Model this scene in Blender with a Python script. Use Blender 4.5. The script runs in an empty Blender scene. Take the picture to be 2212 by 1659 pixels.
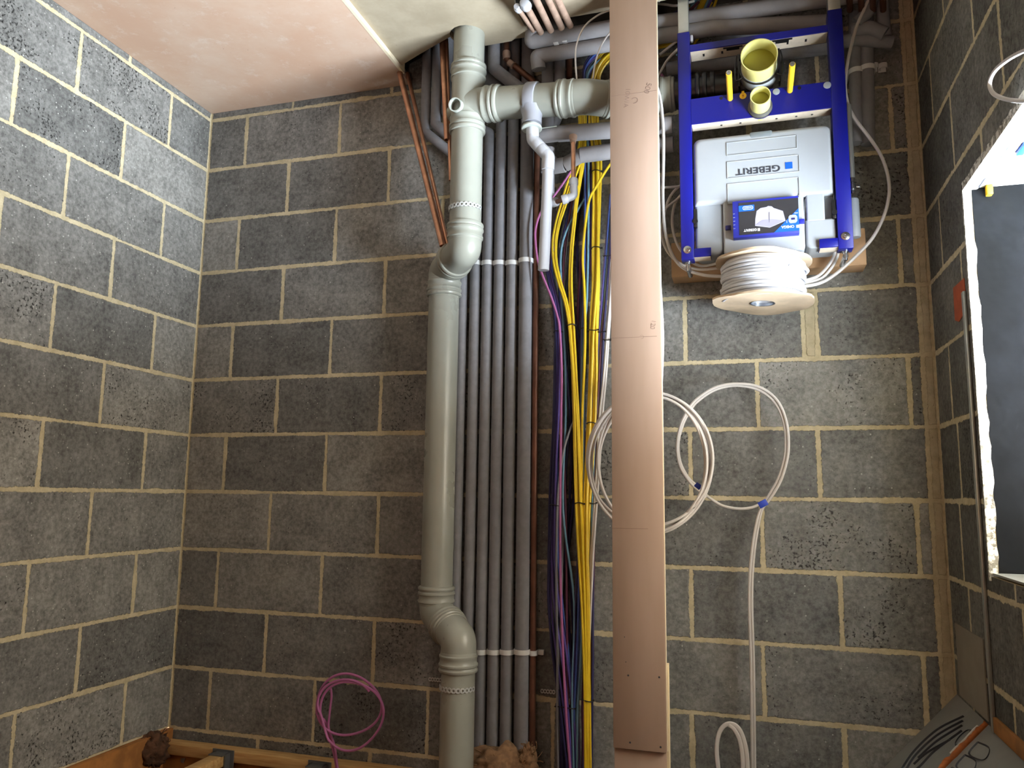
import bpy, bmesh, math, random
from mathutils import Vector, Matrix
from mathutils.geometry import tessellate_polygon
random.seed(7)
R = random.Random(11)
SC = bpy.context.scene
COL = SC.collection

# ------------------------------------------------------------------ camera
CAM = Vector((-2.17, -2.6745, 1.6042))
FPX = 1697.7
YAW, PITCH, ROLL = -0.2928, -0.1399, -0.0126
W = 2.7323                       # room width: x = 0 is the sunlit side wall, x = -W the window wall, y = 0 the service wall
M = Matrix.Rotation(YAW, 3, 'Z') @ Matrix.Rotation(PITCH, 3, 'X') @ Matrix.Rotation(ROLL, 3, 'Y')
cd = bpy.data.cameras.new('camera')
cam = bpy.data.objects.new('camera', cd)
COL.objects.link(cam)
cd.sensor_width = 36
cd.sensor_fit = 'HORIZONTAL'
cd.lens = FPX / 2212 * 36
cd.clip_start = 0.02
r0, r1, r2 = M.col[0], M.col[1], M.col[2]
m = Matrix.Identity(4)           # the photograph was taken with the camera upside down
for i in range(3):
    m[i][0] = -r0[i]; m[i][1] = -r2[i]; m[i][2] = -r1[i]; m[i][3] = CAM[i]
cam.matrix_world = m
SC.camera = cam

# ------------------------------------------------------------------ sky, lights, exposure
SC.view_settings.view_transform = 'Standard'
SC.view_settings.look = 'None'
SC.view_settings.exposure = 0.0
SC.view_settings.gamma = 1
SC.view_settings.use_curve_mapping = False
SKY = 170.0
wd = bpy.data.worlds.new('sky')
SC.world = wd
wd.use_nodes = True
bg = wd.node_tree.nodes['Background']
wt = wd.node_tree                                   # overcast sky: bright above, dull ground below the horizon
wc = wt.nodes.new('ShaderNodeTexCoord'); ws = wt.nodes.new('ShaderNodeSeparateXYZ'); wr = wt.nodes.new('ShaderNodeValToRGB')
wt.links.new(wc.outputs['Generated'], ws.inputs[0]); wt.links.new(ws.outputs[2], wr.inputs[0]); 
wm = wt.nodes.new('ShaderNodeMapRange')            # the brightest part of the sky lies straight out from the window
wm.inputs[1].default_value = -.80; wm.inputs[2].default_value = -.12; wm.inputs[3].default_value = .32; wm.inputs[4].default_value = 1.0
wx = wt.nodes.new('ShaderNodeVectorMath'); wx.operation = 'SCALE'
wt.links.new(ws.outputs[1], wm.inputs[0]); wt.links.new(wr.outputs[0], wx.inputs[0]); wt.links.new(wm.outputs[0], wx.inputs['Scale']); wt.links.new(wx.outputs[0], bg.inputs[0])
wr.color_ramp.elements[0].position = 0.09; wr.color_ramp.elements[0].color = (.125, .11, .09, 1)
wr.color_ramp.elements[1].position = 0.31; wr.color_ramp.elements[1].color = (.80, .90, 1.0, 1)
bg.inputs[1].default_value = SKY
WY0, WY1, WZ0, WZ1 = -0.44, -1.36, 0.79, 1.789      # window opening in the wall x = -W
pl = bpy.data.lights.new('window_portal', 'AREA')
pl.shape = 'RECTANGLE'
pl.size = WZ1 - WZ0
pl.size_y = abs(WY1 - WY0)
pl.cycles.is_portal = True
po = bpy.data.objects.new('window_portal', pl)
COL.objects.link(po)
po.location = (-W - 0.36, (WY0 + WY1) / 2, (WZ0 + WZ1) / 2)
po.rotation_euler = (0, math.radians(-90), 0)
hl = bpy.data.lights.new('hall_lamp', 'AREA')       # ceiling lamp of the hall behind the camera
hl.shape = 'DISK'; hl.size = .45
hl.energy = 38
hl.color = (1.0, 0.80, 0.66)
ho = bpy.data.objects.new('hall_lamp', hl)
COL.objects.link(ho)
ho.location = (-1.9, -4.05, 2.46)

# ------------------------------------------------------------------ pixel of the photograph -> point of the room
def ray(px, py):
    return M @ Vector(((1106 - px) / FPX, 1, -(829.5 - py) / FPX))
def P(px, py, Y=0.0):
    d = ray(px, py); return CAM + d * ((Y - CAM.y) / d.y)
def PX(px, py, X=-W):
    d = ray(px, py); return CAM + d * ((X - CAM.x) / d.x)
def PZ(px, py, Z=0.0):
    d = ray(px, py); return CAM + d * ((Z - CAM.z) / d.z)

# ------------------------------------------------------------------ mesh building
class G:
    def __init__(s): s.v = []; s.f = []; s.mi = []
    def add(s, vs, fs, mi=0):
        o = len(s.v); s.v += [Vector(v) for v in vs]
        for f in fs: s.f.append([i + o for i in f]); s.mi.append(mi)
        return s
    def box(s, a, b, bev=0.0, mi=0, mat=None):
        a, b = Vector(a), Vector(b)
        bm = bmesh.new(); bmesh.ops.create_cube(bm, size=1)
        for v in bm.verts:
            v.co = Vector([(a[i] + b[i]) / 2 + v.co[i] * abs(b[i] - a[i]) for i in range(3)])
        if bev: bmesh.ops.bevel(bm, geom=bm.edges[:], offset=bev, segments=2, affect='EDGES', profile=0.5)
        if mat is not None: bm.transform(mat)
        bm.verts.ensure_lookup_table()
        s.add([v.co.copy() for v in bm.verts], [[v.index for v in f.verts] for f in bm.faces], mi)
        bm.free(); return s
    def tube(s, pts, r, n=12, caps=True, mi=0, closed=False, flat=1.0):
        pts = [Vector(p) for p in pts]; k = len(pts)
        rs = r if isinstance(r, (list, tuple)) else [r] * k
        T = []
        for i in range(k):
            if closed: t = pts[(i + 1) % k] - pts[i - 1]
            else: t = pts[min(i + 1, k - 1)] - pts[max(i - 1, 0)]
            if t.length < 1e-9: t = T[-1] if T else Vector((0, 0, 1))
            T.append(t.normalized())
        ref = Vector((0, -1, 0)) if abs(T[0].y) < .9 else Vector((1, 0, 0))
        nrm = (ref - T[0] * ref.dot(T[0])).normalized()
        vs = []; fs = []
        for i in range(k):
            if i:
                ax = T[i - 1].cross(T[i])
                if ax.length > 1e-8:
                    nrm = Matrix.Rotation(T[i - 1].angle(T[i]), 3, ax.normalized()) @ nrm
                nrm = (nrm - T[i] * nrm.dot(T[i])).normalized()
            b = T[i].cross(nrm)
            for j in range(n):
                a = 2 * math.pi * j / n
                vs.append(pts[i] + nrm * (math.cos(a) * rs[i] * flat) + b * (math.sin(a) * rs[i]))
        kk = k if closed else k - 1
        for i in range(kk):
            i2 = (i + 1) % k
            for j in range(n):
                fs.append([i * n + j, i * n + (j + 1) % n, i2 * n + (j + 1) % n, i2 * n + j])
        if caps and not closed:
            fs.append(list(range(n))[::-1]); fs.append([(k - 1) * n + j for j in range(n)])
        return s.add(vs, fs, mi)
    def lathe(s, A, B, prof, n=32, mi=0, closed=False):
        """prof: (t, r) pairs; t in metres from A towards B"""
        A, B = Vector(A), Vector(B); ax = (B - A).normalized()
        ref = Vector((0, 0, 1)) if abs(ax.z) < .9 else Vector((1, 0, 0))
        u = (ref - ax * ref.dot(ax)).normalized(); w = ax.cross(u)
        vs = []; fs = []
        for t, r in prof:
            for j in range(n):
                a = 2 * math.pi * j / n
                vs.append(A + ax * t + u * (math.cos(a) * max(r, 1e-5)) + w * (math.sin(a) * max(r, 1e-5)))
        k = len(prof)
        for i in range(k if closed else k - 1):
            i2 = (i + 1) % k
            for j in range(n):
                fs.append([i * n + j, i * n + (j + 1) % n, i2 * n + (j + 1) % n, i2 * n + j])
        if not closed:
            fs.append(list(range(n))[::-1]); fs.append([(k - 1) * n + j for j in range(n)])
        return s.add(vs, fs, mi)
    def prism(s, poly, d, mi=0):
        """poly: points of a planar outline, extruded by the vector d"""
        n = len(poly); d = Vector(d)
        vs = [Vector(p) for p in poly] + [Vector(p) + d for p in poly]
        if n > 4:
            tri = tessellate_polygon([[Vector(p) for p in poly]])
            fs = [list(t) for t in tri] + [[n + i for i in t][::-1] for t in tri]
        else: fs = [list(range(n)), [n + i for i in range(n)][::-1]]
        for i in range(n): fs.append([i, n + i, n + (i + 1) % n, (i + 1) % n])
        return s.add(vs, fs, mi)

def obj(name, g, mat, parent=None, loc=None, smooth=40):
    me = bpy.data.meshes.new(name)
    me.from_pydata([tuple(v) for v in g.v], [], g.f)
    mats = mat if isinstance(mat, (list, tuple)) else [mat]
    for mm in mats: me.materials.append(mm)
    if len(mats) > 1: me.polygons.foreach_set('material_index', g.mi)
    bm = bmesh.new(); bm.from_mesh(me); bmesh.ops.recalc_face_normals(bm, faces=bm.faces[:]); bm.to_mesh(me); bm.free()
    if smooth:
        me.polygons.foreach_set('use_smooth', [True] * len(me.polygons))
        me.set_sharp_from_angle(angle=math.radians(smooth))
    o = bpy.data.objects.new(name, me); COL.objects.link(o)
    if parent is not None:
        root = parent
        while root.parent: root = root.parent
        me.transform(Matrix.Translation(-root.location)); o.parent = parent
    elif loc is not None:
        me.transform(Matrix.Translation(-Vector(loc))); o.location = loc
    return o
def tag(o, label, cat, group=None, kind=None):
    if label: o['label'] = label
    if cat: o['category'] = cat
    if group: o['group'] = group
    if kind: o['kind'] = kind
    return o
def thing(name, label, cat, loc=(0, 0, 0), group=None):
    o = bpy.data.objects.new(name, None); COL.objects.link(o)
    o.location = loc; o.empty_display_size = .05
    return tag(o, label, cat, group)
def struct(name, g, mat, label=None, smooth=40):
    o = obj(name, g, mat, smooth=smooth); o['kind'] = 'structure'
    if label: o['label'] = label
    return o
def text(name, s, size, loc, mat, parent, rot=0.0, bold=0.0, align='LEFT', width=None):
    """lettering on a plane that faces -y; rot turns it in that plane"""
    cu = bpy.data.curves.new(name, 'FONT'); cu.body = s; cu.size = size; cu.extrude = .0004; cu.offset = bold
    cu.align_x = align
    t = bpy.data.objects.new(name, cu); COL.objects.link(t)
    bpy.context.view_layer.update()
    me = bpy.data.meshes.new_from_object(t.evaluated_get(bpy.context.evaluated_depsgraph_get()))
    bpy.data.objects.remove(t); bpy.data.curves.remove(cu)
    if width:
        xs = [v.co.x for v in me.vertices]; k = width / (max(xs) - min(xs))
        me.transform(Matrix.Diagonal((k, 1, 1, 1)))
    me.transform(Matrix.Translation(loc) @ Matrix.Rotation(-rot, 4, 'Y') @ Matrix.Rotation(math.pi / 2, 4, 'X'))
    me.materials.clear(); me.materials.append(mat)
    o = bpy.data.objects.new(name, me); COL.objects.link(o)
    root = parent
    while root.parent: root = root.parent
    me.transform(Matrix.Translation(-root.location)); o.parent = parent
    return o

def fillet(pts, rad, n=8):
    pts = [Vector(p) for p in pts]; out = [pts[0]]
    for i in range(1, len(pts) - 1):
        a, b, c = pts[i - 1], pts[i], pts[i + 1]
        u = (a - b); v = (c - b); lu, lv = u.length, v.length; u.normalize(); v.normalize()
        ang = u.angle(v)
        if ang > 3.12: out.append(b); continue
        t = min(rad / math.tan(ang / 2), lu * .48, lv * .48)
        p0, p1 = b + u * t, b + v * t
        for k in range(n + 1):
            q = k / n
            out.append(p0 * (1 - q) ** 2 + b * 2 * q * (1 - q) + p1 * q * q)
    out.append(pts[-1]); return out
def spline(pts, n=8, closed=False):
    pts = [Vector(p) for p in pts]; k = len(pts); out = []
    for i in range(k if closed else k - 1):
        g = lambda j: pts[j % k] if closed else pts[max(0, min(k - 1, j))]
        p0, p1, p2, p3 = g(i - 1), g(i), g(i + 1), g(i + 2)
        for j in range(n):
            t = j / n
            out.append(.5 * ((2 * p1) + (p2 - p0) * t + (2 * p0 - 5 * p1 + 4 * p2 - p3) * t * t + (3 * p1 - p0 - 3 * p2 + p3) * t ** 3))
    if not closed: out.append(pts[-1])
    return out

# ------------------------------------------------------------------ materials
def lin(c):
    return tuple(((x / 255) / 12.92 if x / 255 <= .04045 else ((x / 255 + .055) / 1.055) ** 2.4) for x in c) + (1,)
class NT:
    def __init__(s, name):
        s.m = bpy.data.materials.new(name); s.m.use_nodes = True
        s.t = s.m.node_tree; s.b = s.t.nodes['Principled BSDF']
    def n(s, typ, **kw):
        nd = s.t.nodes.new(typ)
        for k, v in kw.items(): setattr(nd, k, v)
        return nd
    def l(s, a, b): s.t.links.new(a, b)
    def val(s, sock, v):
        if hasattr(v, 'is_linked') or isinstance(v, bpy.types.NodeSocket): s.l(v, sock)
        else: sock.default_value = v
    def math(s, op, a, b=None, c=None, clamp=False):
        nd = s.n('ShaderNodeMath', operation=op); nd.use_clamp = clamp
        s.val(nd.inputs[0], a)
        if b is not None: s.val(nd.inputs[1], b)
        if c is not None: s.val(nd.inputs[2], c)
        return nd.outputs[0]
    def mix(s, f, a, b):
        nd = s.n('ShaderNodeMix', data_type='RGBA'); s.val(nd.inputs[0], f); s.val(nd.inputs[6], a); s.val(nd.inputs[7], b)
        return nd.outputs[2]
    def noise(s, scale, detail=4, rough=.6, vec=None):
        nd = s.n('ShaderNodeTexNoise'); nd.inputs['Scale'].default_value = scale
        nd.inputs['Detail'].default_value = detail; nd.inputs['Roughness'].default_value = rough
        s.l(vec if vec is not None else s.pos(), nd.inputs['Vector']); return nd.outputs[0]
    def pos(s):
        if not hasattr(s, '_p'):
            s._p = s.n('ShaderNodeTexCoord').outputs['Object']
        return s._p
    def step(s, v, lo, hi, a=0.0, b=1.0):
        nd = s.n('ShaderNodeMapRange'); nd.interpolation_type = 'SMOOTHSTEP'
        s.val(nd.inputs[0], v); nd.inputs[1].default_value = lo; nd.inputs[2].default_value = hi
        nd.inputs[3].default_value = a; nd.inputs[4].default_value = b; return nd.outputs[0]
    def bump(s, h, strength=.4, dist=.002):
        nd = s.n('ShaderNodeBump'); nd.inputs['Strength'].default_value = strength; nd.inputs['Distance'].default_value = dist
        s.l(h, nd.inputs['Height']); s.l(nd.outputs[0], s.b.inputs['Normal'])

def simple(name, c, rough=.5, metal=0.0, var=.12, scale=18, bump=0.0, bscale=300, spec=None, c2=None):
    t = NT(name); c = lin(c)
    c2 = lin(c2) if c2 else tuple(x * (1 - var) for x in c[:3]) + (1,)
    f = t.step(t.noise(scale), .35, .65)
    t.l(t.mix(f, c, c2), t.b.inputs['Base Color'])
    t.b.inputs['Roughness'].default_value = rough; t.b.inputs['Metallic'].default_value = metal
    if spec is not None: t.b.inputs['Specular IOR Level'].default_value = spec
    if bump: t.bump(t.noise(bscale, 3), bump, .001)
    return t.m

def block_material(name, lo=(108, 108, 105), hi=(142, 141, 136)):
    t = NT(name)
    ua = t.n('ShaderNodeUVMap', uv_map='ua').outputs[0]; ub = t.n('ShaderNodeUVMap', uv_map='ub').outputs[0]
    sa = t.n('ShaderNodeSeparateXYZ'); sb = t.n('ShaderNodeSeparateXYZ'); t.l(ua, sa.inputs[0]); t.l(ub, sb.inputs[0])
    d = t.math('MINIMUM', t.math('MINIMUM', sa.outputs[0], sb.outputs[0]), t.math('MINIMUM', sa.outputs[1], sb.outputs[1]))
    wob = t.math('MULTIPLY', t.math('SUBTRACT', t.noise(85, 5, .75), .5), .017)
    big = t.math('MULTIPLY', t.math('SUBTRACT', t.noise(6, 4, .65), .5), .016)
    smear = t.step(t.noise(3.3, 2), .62, .75, 0, -.006)
    d = t.math('ADD', t.math('ADD', d, wob), t.math('ADD', big, smear))
    isblk = t.step(d, .0062, .0086)
    at = t.n('ShaderNodeAttribute', attribute_name='blk'); sep = t.n('ShaderNodeSeparateColor'); t.l(at.outputs['Color'], sep.inputs[0])
    rnd, coarse, cover = sep.outputs[0], sep.outputs[1], sep.outputs[2]
    base = t.mix(rnd, lin(lo), lin(hi))
    f1 = t.noise(60, 6, .75); f2 = t.noise(9, 4)
    fac = t.math('ADD', t.step(f1, .3, .7, .60, 1.34), t.step(f2, .3, .7, -.20, .20))
    vm = t.n('ShaderNodeVectorMath', operation='SCALE'); t.l(base, vm.inputs[0]); t.l(fac, vm.inputs['Scale'])
    vor = t.n('ShaderNodeTexVoronoi'); vor.inputs['Scale'].default_value = 95; t.l(t.pos(), vor.inputs['Vector'])
    vc = t.n('ShaderNodeSeparateColor'); t.l(vor.outputs['Color'], vc.inputs[0])
    pick = t.step(vc.outputs[0], .93, .95)
    speck = t.math('MULTIPLY', pick, t.step(vor.outputs['Distance'], .28, .18))
    colr = t.mix(t.math('MULTIPLY', speck, t.step(vc.outputs[1], .1, .9, .25, .75)), vm.outputs[0], lin((190, 190, 182)))
    # open pores: more of them in coarse blocks
    pn = t.math('ADD', t.noise(105, 4, .6), t.step(t.noise(7, 3), .38, .62, .07, -.05))
    thr = t.math('ADD', t.math('MULTIPLY', coarse, .10), .30)
    pore = t.math('MULTIPLY', t.math('SUBTRACT', thr, pn), 18, clamp=True)
    colr = t.mix(t.math('MULTIPLY', pore, .85), colr, lin((22, 21, 20)))
    mcol = t.mix(t.step(t.noise(30, 5, .7), .3, .7), lin((206, 195, 164)), lin((178, 166, 134)))
    mask = t.math('MULTIPLY', isblk, t.math('SUBTRACT', 1.0, cover))
    t.l(t.mix(mask, mcol, colr), t.b.inputs['Base Color'])
    t.b.inputs['Roughness'].default_value = .92; t.b.inputs['Specular IOR Level'].default_value = .2
    h = t.math('ADD', t.math('MULTIPLY', f1, .5), t.math('MULTIPLY', pore, -.9))
    h = t.math('ADD', t.math('MULTIPLY', h, isblk), t.math('MULTIPLY', isblk, .55))
    h = t.math('ADD', h, t.math('MULTIPLY', t.noise(45, 4), .25))
    t.bump(h, .75, .004)
    return t.m

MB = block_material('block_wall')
MB2 = block_material('block_wall_shaded', (92, 92, 88), (120, 119, 113))  # darker copy for the window wall, its shade put into the block colours
M_mortar = simple('mortar', (186, 168, 130), .95, var=.25, bump=.5, bscale=120)
M_concrete = simple('concrete', (92, 86, 78), .95, var=.45, scale=7, bump=.5, bscale=60)
M_pink = NT('pink_board')
f = M_pink.step(M_pink.noise(2.2, 5, .65), .35, .68)
f2 = M_pink.step(M_pink.noise(14, 6, .75), .52, .72)
c = M_pink.mix(f, lin((196, 162, 138)), lin((206, 182, 162)))
c = M_pink.mix(M_pink.math('MULTIPLY', f2, .5), c, lin((216, 204, 192)))
sp = M_pink.step(M_pink.noise(110, 2), .74, .78)
c = M_pink.mix(sp, c, lin((110, 88, 74)))
M_pink.l(c, M_pink.b.inputs['Base Color']); M_pink.b.inputs['Roughness'].default_value = .75
M_pink = M_pink.m
M_pale = NT('pale_board')
f = M_pale.step(M_pale.noise(4, 5, .65), .35, .7)
c = M_pale.mix(f, lin((172, 160, 138)), lin((152, 140, 118)))
sp = M_pale.step(M_pale.noise(60, 3), .70, .76)
c = M_pale.mix(M_pale.math('MULTIPLY', sp, .6), c, lin((120, 108, 92)))
M_pale.l(c, M_pale.b.inputs['Base Color']); M_pale.b.inputs['Roughness'].default_value = .8
M_pale = M_pale.m
M_cream = simple('cream_edge', (232, 218, 188), .8, var=.1)
M_plank = NT('plank_face')
t = M_plank
mp = t.n('ShaderNodeMapping'); mp.inputs['Scale'].default_value = (9, 9, 1.2); t.l(t.pos(), mp.inputs['Vector'])
f = t.step(t.noise(2, 3, .5, mp.outputs[0]), .25, .75)
t.l(t.mix(f, lin((160, 135, 117)), lin((168, 143, 126))), t.b.inputs['Base Color']); t.b.inputs['Roughness'].default_value = .62
M_plank = t.m
M_timber = NT('timber'); t = M_timber
mp = t.n('ShaderNodeMapping'); mp.inputs['Scale'].default_value = (3, 40, 40); t.l(t.pos(), mp.inputs['Vector'])
f = t.step(t.noise(2, 5, .6, mp.outputs[0]), .3, .7)
t.l(t.mix(f, lin((214, 178, 120)), lin((186, 142, 84))), t.b.inputs['Base Color']); t.b.inputs['Roughness'].default_value = .7
M_timber = t.m
M_tan = simple('tan_timber', (196, 160, 122), .75, var=.15, scale=6)
M_pine = simple('pale_pine', (226, 206, 166), .7, var=.12, scale=10)
M_osb = simple('orange_board', (176, 118, 58), .8, var=.35, scale=14)
M_soil = NT('olive_grey_plastic'); t = M_soil
f = t.step(t.noise(3, 4), .35, .65)
t.l(t.mix(f, lin((154, 156, 146)), lin((145, 147, 137))), t.b.inputs['Base Color'])
t.l(t.step(t.noise(6, 4), .3, .7, .26, .40), t.b.inputs['Roughness'])
M_soil = t.m
M_soildark = simple('dark_bore', (60, 56, 52), .7)
M_boss = simple('bluish_grey_plastic', (150, 152, 160), .4, var=.05)
M_rim = simple('pale_grey_rim', (178, 184, 176), .4, var=.05)
M_foam = simple('grey_foam', (132, 132, 137), .85, var=.12, scale=30, bump=.25, bscale=400)
M_foamlight = simple('light_grey_foam', (146, 144, 146), .85, var=.12, scale=14, bump=.2, bscale=400)
M_foamdust = simple('dusty_grey_foam', (128, 124, 122), .9, var=.2, scale=9, bump=.2, bscale=400)
M_copper = simple('copper', (214, 160, 130), .38, .8, var=.3, scale=14)
M_copperdull = simple('dull_copper', (124, 84, 66), .45, .45, var=.35, scale=12)
M_copperdust = simple('dusty_copper', (170, 142, 124), .7, .15, var=.2, scale=30)
M_white = simple('white_plastic', (188, 190, 196), .35, var=.03)
M_clip = simple('white_clip', (226, 228, 228), .45, var=.04)
M_wcable = simple('white_sheath', (210, 206, 202), .42, var=.05)
M_gcable = simple('grey_sheath', (140, 144, 150), .45, var=.08)
M_yellow = simple('yellow_sheath', (226, 192, 40), .42, var=.12, scale=20)
M_violet = simple('violet_sheath', (92, 78, 150), .42, var=.15)
M_navy = simple('navy_sheath', (42, 40, 84), .45, var=.15)
M_teal = simple('pale_blue_sheath', (112, 156, 178), .42, var=.12)
M_blue = simple('mid_blue_sheath', (70, 96, 170), .42, var=.1)
M_maroon = simple('maroon_sheath', (92, 44, 66), .45, var=.1)
M_pinkc = simple('pink_sheath', (186, 112, 164), .42, var=.1)
M_black = simple('black_plastic', (24, 24, 26), .35, var=.1)
M_tie = simple('black_tie', (20, 20, 22), .5)
M_frame = NT('blue_paint'); t = M_frame
f = t.step(t.noise(9, 6, .75), .56, .72)
t.l(t.mix(t.math('MULTIPLY', f, .12), lin((5, 13, 116)), lin((48, 58, 150))), t.b.inputs['Base Color']); t.b.inputs['Roughness'].default_value = .38
M_frame = t.m
M_dust = simple('plaster_dust', (206, 192, 172), .95, var=.15, scale=25)
M_galv = simple('galvanised_steel', (186, 190, 186), .42, .75, var=.12, scale=12)
M_strap = simple('bright_galvanised', (206, 210, 210), .35, .35, var=.1)
M_steel = simple('zinc_steel', (190, 196, 204), .25, 1.0, var=.1)
M_cist = simple('cistern_white', (156, 161, 166), .28, var=.02)
M_cist2 = simple('cistern_milky', (150, 157, 164), .35, var=.03)
M_recess = simple('recess_grey', (170, 176, 180), .5)
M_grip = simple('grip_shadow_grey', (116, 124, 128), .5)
M_ring = simple('dark_ring', (84, 82, 76), .6)
M_capy = simple('yellow_cap', (222, 216, 138), .38, var=.06)
M_capo = simple('olive_cap', (150, 146, 52), .5, var=.06)
M_rody = simple('yellow_rod', (240, 196, 40), .4, var=.06)
M_ink = simple('dark_ink', (52, 54, 62), .5)
M_logo = simple('logo_blue', (18, 84, 196), .45, var=.02)
M_boxb = simple('box_blue', (30, 38, 140), .5, var=.08)
M_boxk = simple('box_black', (38, 37, 40), .5, var=.12)
M_boxg = simple('box_picture', (160, 157, 174), .5, var=.05)
M_boxg2 = simple('box_picture_shade', (138, 135, 154), .5, var=.05)
M_print = simple('white_print', (240, 242, 246), .5, var=.02)
M_navyp = simple('navy_tab', (30, 30, 96), .5)
M_card = simple('reel_card', (196, 174, 146), .85, var=.15, scale=10, c2=(174, 154, 130))
M_card2 = simple('reel_card_dirty', (150, 128, 104), .9, var=.3)
M_tape = simple('blue_tape', (34, 64, 176), .45)
M_wool = simple('mineral_wool', (150, 116, 84), 1.0, var=.4, scale=40, bump=1.0, bscale=90)
M_wooldark = simple('brown_wool', (92, 62, 42), 1.0, var=.5, scale=40, bump=1.0, bscale=90)
M_foil = simple('foil_facing', (150, 151, 147), .5, .3, var=.15, scale=5)
M_foamedge = simple('foam_edge', (52, 46, 34), .95, var=.4, scale=40, bump=.8, bscale=80)
M_orange = simple('orange_foam', (176, 100, 46), .85, var=.4, scale=40, bump=.6, bscale=90)
M_orangep = simple('orange_paint', (172, 78, 38), .8, var=.2, scale=25)
M_sill = simple('white_plaster', (226, 226, 216), .8, var=.1, scale=8, bump=.3, bscale=60)
M_rag = NT('ragged_plaster'); t = M_rag
f = t.step(t.noise(55, 5, .7), .42, .55)
t.l(t.mix(f, lin((120, 116, 104)), lin((216, 214, 204))), t.b.inputs['Base Color']); t.b.inputs['Roughness'].default_value = .9
t.bump(t.noise(60, 4), .8, .006); M_rag = t.m
M_dpc = NT('black_membrane'); t = M_dpc
t.l(t.mix(t.step(t.noise(5, 4), .4, .7), lin((9, 10, 12)), lin((17, 19, 23))), t.b.inputs['Base Color'])
t.b.inputs['Roughness'].default_value = .55; t.b.inputs['Specular IOR Level'].default_value = .08; t.bump(t.noise(7, 3), .3, .02); M_dpc = t.m
M_graphite = simple('pencil', (128, 104, 92), .8)
M_deck = simple('dark_deck', (74, 56, 40), .9, var=.3, scale=6)
M_hanger = simple('hanger_steel', (120, 124, 126), .5, .6, var=.2)
M_plaster = simple('hall_plaster', (198, 160, 140), .9, var=.1)
M_pvcw = simple('window_frame', (232, 234, 236), .35, var=.02)
t = NT('window_glass'); tr = t.n('ShaderNodeBsdfTransparent'); gl = t.n('ShaderNodeBsdfGlossy'); gl.inputs['Roughness'].default_value = .02
mx = t.n('ShaderNodeMixShader'); mx.inputs[0].default_value = .06
t.l(tr.outputs[0], mx.inputs[1]); t.l(gl.outputs[0], mx.inputs[2]); t.l(mx.outputs[0], t.t.nodes['Material Output'].inputs[0]); M_glass = t.m

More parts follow.
